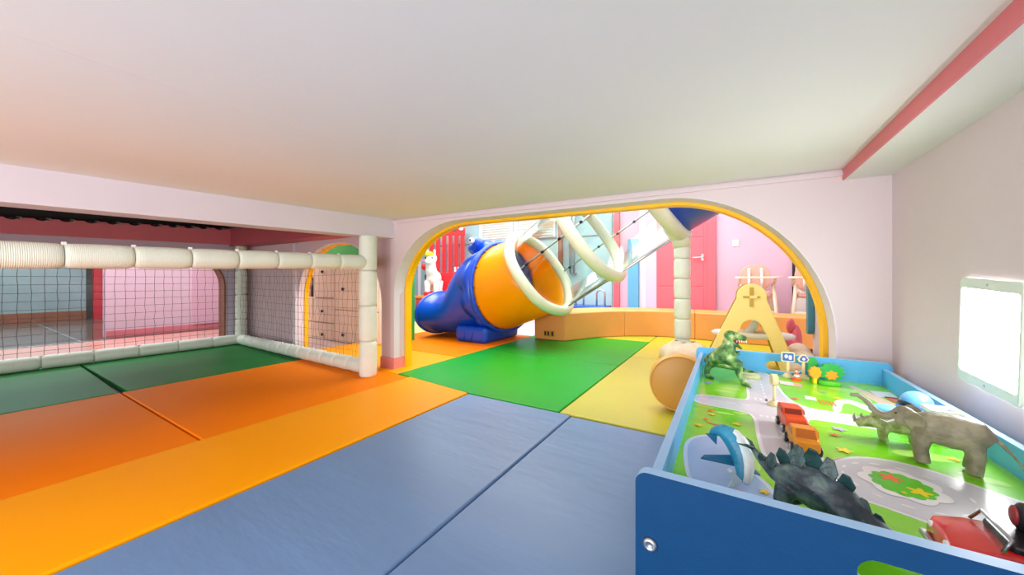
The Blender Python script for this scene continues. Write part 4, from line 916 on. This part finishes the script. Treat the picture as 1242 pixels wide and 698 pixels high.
# --- blue and white space rover
rv = thing('toy_rover', 'pale blue toy space rover with helmet dome by the right rail', 'toy vehicle', (0.468, 1.515, ZS), R(-88))
M_rb = mat('rover_blue', '#6db6ec', 0.3, 0.05, 10); M_rd = mat('rover_deep', '#1f78cc', 0.3, 0.05, 10)
MB().prism(rrect(-0.04, 0.085, -0.05, 0.042, 0.015), 0.012, 0.030).build('chassis', M_rd, rv, bevel=0.004)
ns = MB().ell((0.025, -0.068, 0.034), (0.022, 0.040, 0.017)).build('nose', M_rb, rv, True)
MB().tube([(0.0, -0.03, 0.04), (0.025, -0.045, 0.052), (0.048, -0.03, 0.04)], 0.003, 8).build('nose_trim', M_rd, ns, True)
MB().ell((0.0, 0.004, 0.062), (0.034, 0.035, 0.031)).build('helmet_dome', M_rb, rv, True)
MB().ell((0.012, -0.022, 0.058), (0.022, 0.012, 0.008), (0, 0, 0.5)).build('visor', M_black, rv, True)
MB().tube([(0.036*math.cos(2*PI*k/24), 0.004+0.037*math.sin(2*PI*k/24), 0.046) for k in range(24)], 0.004, 8, True).build('collar', M_rd, rv, True)
tr_ = MB().prism(rrect(0.085, 0.145, -0.018, 0.040, 0.004), 0.062, 0.070).build('cargo_tray', M_rb, rv, bevel=0.001)
for a in ((0.085, 0.145, -0.018, -0.013), (0.085, 0.145, 0.035, 0.040), (0.085, 0.090, -0.013, 0.035), (0.140, 0.145, -0.013, 0.035)):
    MB().box(a[0], a[1], a[2], a[3], 0.068, 0.080).build('tray_edge', M_white, tr_)
MB().cyl((0.075, 0.01, 0.025), (0.11, 0.012, 0.064), 0.012, 12).build('tray_stem', M_rd, rv, True)
MB().prism([(0.03, -0.045), (0.09, -0.055), (0.11, -0.02), (0.05, -0.01)], 0.030, 0.038).build('wing', M_white, rv, bevel=0.002)
MB().tube([(0.05, 0.0, 0.035), (0.075, -0.005, 0.055)], 0.007, 8).build('arm', M_white, rv, True)
for x, y in ((-0.025, -0.045), (0.06, -0.05), (-0.025, 0.042), (0.06, 0.042)):
    MB().lathe([(0.003, -0.005), (0.0145, -0.005), (0.0145, 0.005), (0.003, 0.005)], (x, y, 0.0145), 16, 'y').build('wheel', M_rd, rv, True)
MB().ell((0.142, 0.03, 0.055), (0.010, 0.008, 0.008)).build('tail_lamp', M_po, rv, True)

# --- red convertible at the front right
rc = thing('toy_convertible', 'red toy convertible with black seats in the near right corner', 'toy car', (0.375, 0.785, ZS), R(178))
M_rc = mat('car_red', '#e2201c', 0.25, 0.04, 10, coat=0.6)
rings = []
for x, hw, z0, z1 in ((0.108, 0.036, 0.020, 0.040), (0.10, 0.046, 0.014, 0.048), (0.07, 0.050, 0.012, 0.054), (0.03, 0.051, 0.012, 0.058), (-0.06, 0.051, 0.012, 0.058), (-0.10, 0.050, 0.014, 0.056), (-0.115, 0.044, 0.02, 0.048)):
    rings.append([(x, -hw, z0), (x, -hw*1.02, (z0+z1)/2), (x, -hw*0.9, z1), (x, 0, z1+0.003), (x, hw*0.9, z1), (x, hw*1.02, (z0+z1)/2), (x, hw, z0)])
MB().loft(rings).build('body', M_rc, rc, True, bevel=0.002)
cp = MB().prism(rrect(-0.075, 0.054, -0.038, 0.038, 0.012), 0.056, 0.0665).build('cockpit', M_black, rc, bevel=0.003)
for sy in (-0.018, 0.018):
    MB().ell((0.020, sy, 0.084), (0.010, 0.016, 0.022)).build('seat', M_black, rc, True)
    MB().ell((0.029, sy, 0.086), (0.004, 0.010, 0.014)).build('seat_pad', mat('seat_red', '#8c2a30', 0.4), rc, True)
ws = [(0.062, -0.042, 0.057), (0.052, -0.038, 0.074), (0.052, 0.038, 0.074), (0.062, 0.042, 0.057)]
MB().tube(ws, 0.0022, 8).build('windscreen_frame', M_steel, rc, True)
MB().add(ws, [(0, 1, 2, 3)]).build('windscreen', M_pane2, rc)
for sy in (-1, 1):
    MB().ell((0.106, sy*0.026, 0.040), (0.004, 0.008, 0.005), nu=10, nv=6).build('headlight', M_white, rc, True)
    for x in (0.07, -0.07):
        wl_ = MB().lathe([(0.004, -0.007), (0.018, -0.007), (0.0205, -0.003), (0.0205, 0.003), (0.018, 0.007), (0.004, 0.007)], (x, sy*0.051, 0.0205), 20, 'y').build('wheel', M_black, rc, True)
        MB().lathe([(0.001, -0.0075), (0.011, -0.0075), (0.011, 0.0075), (0.001, 0.0075)], (x, sy*0.051, 0.0205), 14, 'y').build('hub', M_steel, wl_, True)
MB().box(0.108, 0.116, -0.040, 0.040, 0.016, 0.024).build('bumper', M_steel, rc, bevel=0.002)
